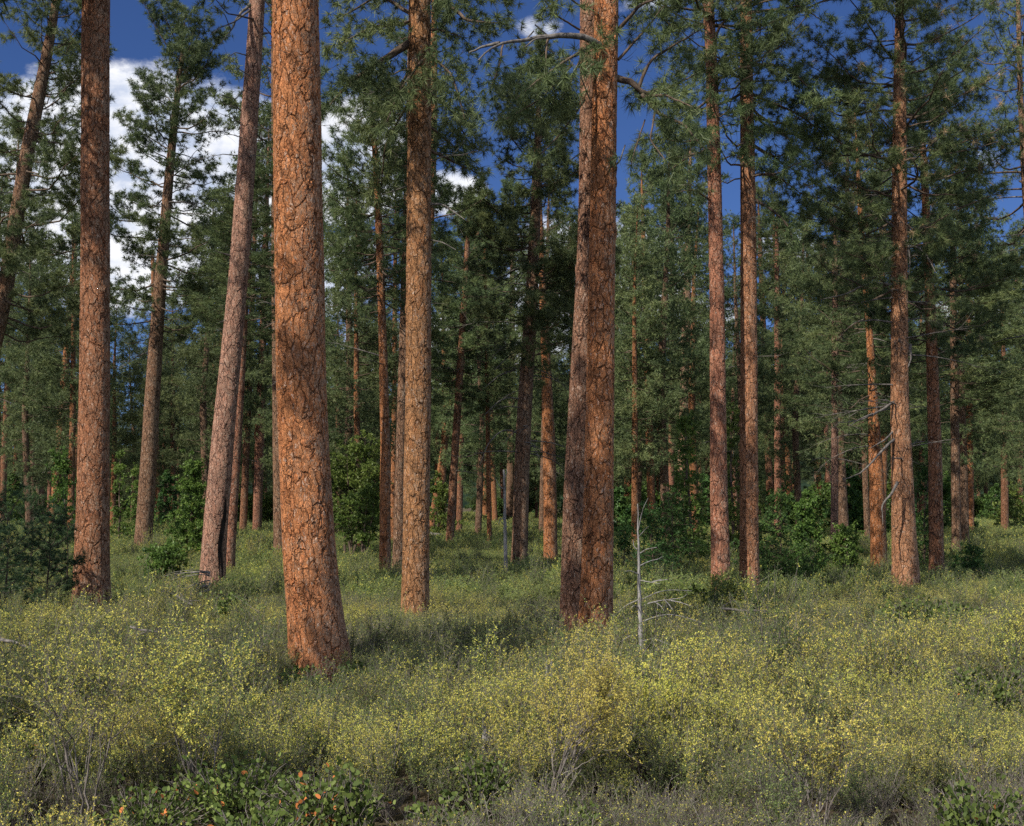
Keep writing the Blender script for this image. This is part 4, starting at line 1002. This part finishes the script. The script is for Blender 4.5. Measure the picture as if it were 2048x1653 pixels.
def scatter(name, label, protos, pts, kinds, scales, rots):
    """one sheet of ground cover: points carry the shrubs"""
    pc = bpy.data.collections.new(name + '_shapes')
    for i, me in enumerate(protos):
        o = bpy.data.objects.new('%s_shape_%02d' % (name, i), me); pc.objects.link(o); o['kind'] = 'stuff'
    me = bpy.data.meshes.new(name); me.vertices.add(len(pts)); me.vertices.foreach_set('co', np.asarray(pts, np.float32).ravel())
    a = me.attributes.new('pick', 'INT', 'POINT'); a.data.foreach_set('value', np.asarray(kinds, np.int32))
    a = me.attributes.new('size', 'FLOAT_VECTOR', 'POINT'); a.data.foreach_set('vector', np.asarray(scales, np.float32).ravel())
    a = me.attributes.new('turn', 'FLOAT_VECTOR', 'POINT'); a.data.foreach_set('vector', np.asarray(rots, np.float32).ravel())
    o = put(name, me); tag(o, label, name.replace('_', ' '), kind='stuff')
    g = bpy.data.node_groups.new(name, 'GeometryNodeTree')
    g.interface.new_socket('Geometry', in_out='INPUT', socket_type='NodeSocketGeometry'); g.interface.new_socket('Geometry', in_out='OUTPUT', socket_type='NodeSocketGeometry')
    N = g.nodes; Lk = g.links; gi = N.new('NodeGroupInput'); go = N.new('NodeGroupOutput'); iop = N.new('GeometryNodeInstanceOnPoints')
    m2p = N.new('GeometryNodeMeshToPoints'); ci = N.new('GeometryNodeCollectionInfo'); ci.inputs['Collection'].default_value = pc
    ci.inputs['Separate Children'].default_value = True; ci.inputs['Reset Children'].default_value = True
    def attr(n, t):
        x = N.new('GeometryNodeInputNamedAttribute'); x.data_type = t; x.inputs['Name'].default_value = n; return x.outputs['Attribute']
    Lk.new(gi.outputs[0], m2p.inputs['Mesh']); Lk.new(m2p.outputs[0], iop.inputs['Points']); Lk.new(ci.outputs[0], iop.inputs['Instance'])
    iop.inputs['Pick Instance'].default_value = True
    Lk.new(attr('pick', 'INT'), iop.inputs['Instance Index']); Lk.new(attr('size', 'FLOAT_VECTOR'), iop.inputs['Scale'])
    e2r = N.new('FunctionNodeEulerToRotation'); Lk.new(attr('turn', 'FLOAT_VECTOR'), e2r.inputs[0]); Lk.new(e2r.outputs[0], iop.inputs['Rotation'])
    Lk.new(iop.outputs[0], go.inputs[0])
    md = o.modifiers.new('cover', 'NODES'); md.node_group = g
    return o


def fbm(x, y, s, seed):
    r = np.random.default_rng(seed); v = 0
    for o in range(4):
        a = r.uniform(0, 6.283, 6); f = (2 ** o) / s * r.uniform(.7, 1.4, 6); p = r.uniform(0, 6.28, 6)
        v = v + sum(np.sin((x * math.cos(a[i]) + y * math.sin(a[i])) * f[i] + p[i]) for i in range(6)) / 6 / 1.6 ** o
    return v


def brush():
    protos = [shrub_mesh('bitterbrush', 1, .70, .42, 40, .50, .015, 2500, side=7), shrub_mesh('bitterbrush', 2, .64, .46, 40, .36, .014, 2500, side=7),
              shrub_mesh('bitterbrush', 3, .80, .34, 34, .60, .015, 2300, 1.1, side=7), shrub_mesh('bitterbrush', 4, .62, .44, 42, .14, .014, 2600, side=7),
              shrub_mesh('bitterbrush', 5, .70, .36, 40, .08, .014, 2500, 1.1, side=7), shrub_mesh('bitterbrush', 6, .55, .45, 46, .28, .013, 1000, side=7),
              shrub_mesh('bitterbrush', 7, .46, .48, 52, .16, .012, 520, side=6),
              # coarser ones for the distance
              shrub_mesh('bitterbrush', 8, .66, .55, 44, .24, .026, 2100, 1.1, 5, lo=.32), shrub_mesh('bitterbrush', 9, .64, .55, 44, .05, .026, 2100, 1.1, 5, lo=.32), shrub_mesh('bitterbrush', 10, .62, .6, 44, .12, .026, 2100, 1.0, 5, lo=.32),
              shrub_mesh('bitterbrush', 11, 1.05, .24, 16, .35, .015, 1500, 1.6, side=7, yz=.3), shrub_mesh('bitterbrush', 12, .98, .30, 18, .10, .016, 1600, 1.6, side=7)]
    r = np.random.default_rng(77); X = []; Y = []
    for y0, y1, sp in ((5.6, 16, .40), (16, 34, .50), (34, 62, .66), (62, 110, .95), (110, 210, 1.6)):
        ys = np.arange(y0, y1, sp)
        for y in ys:
            w = .46 * y + 2.5; xs = np.arange(-w, w, sp); n = len(xs)
            X.append(xs + r.uniform(-.5, .5, n) * sp); Y.append(y + r.uniform(-.5, .5, n) * sp)
    X = np.concatenate(X); Y = np.concatenate(Y)
    px = CX + X / Y * F
    keep = r.random(len(X)) < np.where((fbm(X, Y, .9, 31) < -.55) & (Y < 26), .45, .95)
    for (cx, cy, rr) in CLEAR: keep &= (X - cx) ** 2 + (Y - cy) ** 2 > rr * rr
    X, Y, px = X[keep], Y[keep], px[keep]; n = len(X)
    a = fbm(X, Y, 1.7, 5); b = fbm(X, Y, 3.1, 9); u = r.random(n)
    ynear = a - .25 * np.clip((Y - 17) / 6, 0, 1) + np.clip((Y - 7) / 8, -.3, .5) * .5 - .2 + .7 * np.exp(-((px - 1150) / 330) ** 2 - ((Y - 12) / 3.5) ** 2)
    kind = np.where(ynear > .35, r.choice([0, 2, 2, 0], n), np.where(ynear > -.05, r.choice([1, 0, 1], n), r.choice([3, 4, 3, 5], n)))
    gre = (b > .45) & (Y < 22); kind = np.where(gre & (u < .75), r.choice([5, 6], n), kind)
    kind = np.where((Y < 10.8) & (fbm(X, Y, 1.2, 41) > -.5), r.choice([6, 5, 5], n), kind)
    far = Y > 30; kind = np.where(far, np.where(a > .45, 7, np.where(a > -.1, 9, 8)), kind)
    kind = np.where((r.random(n) < .13) & (Y < 60) & (Y > 9), r.choice([10, 11, 11], n), kind)
    s = r.uniform(.75, 1.2, n) * (1 + .36 * b) * np.where(Y > 21, .78, 1) * np.where(far, 1.15, 1) * np.where(Y > 62, 1.35, 1) * np.where(Y > 110, 1.4, 1)
    s = s * np.clip(.72 + (Y - 6) * .035, .72, 1.0)
    tall = r.random(n) < .06
    sz = s * np.where(tall, 1.35, 1.0) * np.clip(1 + .2 * a, .8, 1.25)
    S = np.stack([s, s, np.minimum(sz, 1.75)], -1)
    Rr = np.stack([r.normal(0, .08, n), r.normal(0, .08, n), r.uniform(0, 6.283, n)], -1)
    scatter('bitterbrush', 'wispy yellow-green bitterbrush covering the whole floor of the clearing', protos, np.stack([X, Y, ground_z(X, Y)], -1), kind, S, Rr)


def manz_mesh(seed, h, R, n, leaf, orange):
    pl = Plant(seed); r = pl.r
    for i in range(n):
        az = r.uniform(0, 6.283); L = h * r.uniform(.7, 1.25); out = R * r.uniform(.1, 1) ** .6; q = np.linspace(0, 1, 6)
        P = np.stack([math.cos(az) * out * q, math.sin(az) * out * q, h * (1 - .35 * (out / R) ** 2) * r.uniform(.6, 1.05) * q ** .8 - .02], -1); P[1:] += r.normal(0, .02, (5, 3)).cumsum(0)
        pl.tube(P, .006 * (1 - .6 * q), 4)
        m = int(9 + 5 * r.random()); t = r.uniform(.35, 1, m)
        C = np.stack([np.interp(t, q, P[:, j]) for j in range(3)], -1) + r.normal(0, .035, (m, 3))
        pl.tuft(C, np.tile([0, 0, 1.0], (m, 1)), r.uniform(0, .92, m))
    C = np.concatenate(pl.C); tt = np.concatenate(pl.Tt).copy(); T = len(C); tt[r.random(T) < orange] = .97
    ax_ = unit(np.stack([r.normal(0, .7, T), r.normal(0, .7, T), r.uniform(.2, 1.0, T)], -1)); w = unit(np.cross(ax_, r.normal(0, 1, (T, 3)))); nn = np.cross(ax_, w)
    ln = leaf * r.uniform(.7, 1.2, T)[:, None]
    th = np.radians([0, 50, 90, 130, 180, 230, 270, 310])
    ring = np.stack([C + ax_ * ln * (.5 - .5 * math.cos(t)) + w * ln * (.30 + .05 * math.cos(t)) * math.sin(t) + nn * ln * .15 * abs(math.sin(t)) for t in th], 1)
    V = ring.reshape(-1, 3)
    return pl.limbs('stems', SHRUBWOOD), mesh_from('leaves', V, np.arange(T * 8).reshape(-1, 8), 8, [MANZ], False, tt)


def manzanita(label, px, ytop, D, h, R, n, leaf, orange, seed, name='manzanita_bush'):
    """ytop: where its top shows in the photograph; the distance follows from its height"""
    D = min(60, (CAMH - h) * F / (ytop - HZ)); leaf = leaf * max(1, D / 14)
    x = (px - CX) / F * D; root = tag(empty(name, (x, D, float(ground_z(x, D)))), label, 'bush', 'low broad-leaved bushes in the brush')
    st, lv = manz_mesh(seed, h, R, n, leaf, orange); put('stems', st, root); put('leaves', lv, root)
    for f in (0, .45, .9): CLEAR.append((x - x / D * f * R * 1.2, D - f * R * 1.2, R * (.95 - .25 * f)))
    return root


CLEAR = [(1.84, 17.5, .42), (1.78, 16.7, .38), (1.70, 16.0, .30), (-9.8, 27.6, .6), (-9.7, 26.9, .5), (-8.5, 34.6, .7), (-8.4, 33.8, .6), (-8.2, 33.0, .5), (10.7, 33.1, .6), (10.5, 32.4, .5), (5.2, 30.8, .5), (6.1, 31.6, .5), (-3.1, 18.3, .66), (-2.95, 17.4, .45), (-2.75, 16.6, .42), (1.5, 19.4, .35), (1.1, 21.2, .5), (1.55, 20.2, .42), (1.45, 20.9, .5)]
for args in (
    ('broad-leaved green bush with the most orange leaves at the bottom left of centre', 640, 1545, 0, .58, .52, 150, .048, .05, 801),
    ('dark green broad-leaved bush spreading along the bottom left', 470, 1510, 0, .62, .62, 190, .050, .012, 802),
    ('green broad-leaved bush low at the bottom, left of the orange-leaved one', 510, 1610, 0, .50, .50, 120, .050, .02, 819),
    ('low green broad-leaved bush near the bottom left corner', 300, 1570, 0, .48, .5, 120, .046, .02, 803),
    ('green broad-leaved bush in the bottom right corner with one orange leaf', 1955, 1560, 0, .62, .42, 110, .050, .012, 804),
    ('small light green bush at the bottom edge, centre', 900, 1600, 0, .34, .38, 46, .055, .0, 805),
    ('small light green bush at the bottom edge between centre and right', 1130, 1605, 0, .34, .32, 40, .050, .0, 806),
    ('dark green leafy bush at the foot of the massive trunk', 590, 1335, 0, .62, .50, 130, .055, .02, 807),
    ('small leafy bush right of the massive trunk foot', 712, 1325, 0, .55, .35, 70, .055, .0, 808),
    ('upright leafy sprig with large pale leaves behind the orange-leaved bush', 715, 1500, 0, .80, .16, 24, .060, .02, 809),
    ('dense green low bush in the brush at the right edge', 1990, 1330, 0, .72, .8, 170, .05, .004, 810),
    ('spreading glossy green bush on the right above the middle of the brush', 1850, 1195, 0, .85, 1.3, 300, .045, .0, 811),
    ('dark low bush in front of the slender pair', 1500, 1190, 0, .8, .9, 200, .045, .0, 812),
    ('shaded low bush between the bare snag and the slender pair', 1385, 1170, 0, .85, .8, 170, .045, .0, 813),
    ('low dark bush left of the big limbed pine foot', 1705, 1135, 0, .95, .9, 170, .04, .0, 814),
    ('small dark green bush right of the bare snag', 1415, 1300, 0, .78, .36, 90, .05, .0, 815),
    ('dark green broad-leaved patch at the left edge near the bottom', 70, 1455, 0, .55, .50, 120, .045, .01, 816),
    ('small green bush in the left shade near the pale leaner', 450, 1185, 0, .85, .55, 110, .045, .0, 817),
    ('green leafy patch in the brush near the right middle', 1770, 1290, 0, .75, .5, 110, .05, .006, 818),
    ('dark broad-leaved clump just left of the yellow fork-stemmed brush', 965, 1500, 0, .60, .26, 60, .045, .0, 820)): manzanita(*args)


def big_brush(label, px, D, h, spread, stems, nleaf, seed, yellow=.45, leaf=.016):
    """a tall bitterbrush with bare grey forked stems, leafy only above"""
    x = (px - CX) / F * D; root = tag(empty('tall_bitterbrush', (x, D, float(ground_z(x, D)))), label, 'shrub', 'tall bitterbrush standing above the rest')
    r = np.random.default_rng(seed); pl = Plant(seed); q = np.linspace(0, 1, 8)
    lv = []
    def grow(p, d, L, rad, lev):
        P = p + d * (L * q)[:, None]; P[1:] += r.normal(0, .02 * L, (7, 3)).cumsum(0) ; P[:, 2] += .12 * L * q ** 2
        pl.tube(P, rad * (1 - .55 * q), 5 if lev < 2 else 3)
        if lev >= 2:
            m = int(L * 85); t = r.uniform(.05, 1, m); lv.append(np.stack([np.interp(t, q, P[:, j]) for j in range(3)], -1))
        if lev < 4:
            for k in range((4, 5, 4, 4)[lev]):
                t = r.uniform(.35, 1) if k else 1; b_ = np.array([np.interp(t, q, P[:, j]) for j in range(3)])
                grow(b_, unit(d + r.normal(0, .42, 3) + np.array([0, 0, .12])), L * r.uniform(.45, .75), rad * .52, lev + 1)
    for k in range(stems):
        a = r.uniform(0, 6.283); grow(np.array([0, 0, -.03]), unit(np.array([math.cos(a) * spread, math.sin(a) * spread, 1])), h * .36, .009, 0)
    C = np.concatenate(lv); f = h / np.percentile(C[:, 2], 98); C = C * (min(f, 1.25), min(f, 1.25), f)
    for v in pl.TV: v *= (min(f, 1.25), min(f, 1.25), f)
    put('stems', pl.limbs('stems', SHRUBWOOD), root)
    C = C[C[:, 2] > h * .42]
    if len(C) > nleaf: C = C[r.permutation(len(C))[:nleaf]]
    T = len(C); C = C + r.normal(0, .01, C.shape); isy = r.random(T) < yellow
    ld = unit(r.normal(0, 1, (T, 3, 3)) + np.array([0, 0, .4])); ls = leaf * r.uniform(.7, 1.2, (T, 3, 1))
    w = unit(np.cross(ld, r.normal(0, 1, (T, 3, 3)))) * ls * .32; a = C[:, None]; b = a + ld * ls; m_ = a + ld * ls * .55
    V = np.stack([a + 0 * b, m_ + w, b, m_ - w], 2).reshape(-1, 3)
    put('leaves', mesh_from('leaves', V, np.arange(len(V)).reshape(-1, 4), 4, [BRUSH], False, np.repeat(np.where(isy, r.uniform(.62, 1, T), r.uniform(0, .56, T)), 3)), root)
    for f in (0,): CLEAR.append((x - x / D * f, D - f, .26))


big_brush('tall yellow-topped bitterbrush with forking grey stems left of the massive trunk foot', 400, 10.6, 1.78, .38, 5, 6500, 901)
big_brush('tall yellow bitterbrush with thin dark stems in front of the dark-topped trunk', 165, 10.2, 1.90, .32, 5, 4200, 902, .5)
big_brush('tall bright yellow bitterbrush with a forked dark stem below the twin trunks', 1085, 10.6, 1.45, .50, 6, 6500, 903, .8)
big_brush('tall bitterbrush with dark thin stems in the lower right of centre', 1640, 9.6, 1.15, .42, 5, 3600, 904, .55)
big_brush('upright greenish bitterbrush spire at the foot of the slender pair', 1452, 25, 1.25, .3, 6, 4200, 905, .35, .03)
big_brush('dense yellow bitterbrush right of the bare snag base', 1290, 12.5, 1.0, .45, 6, 6000, 906, .8)
brush()
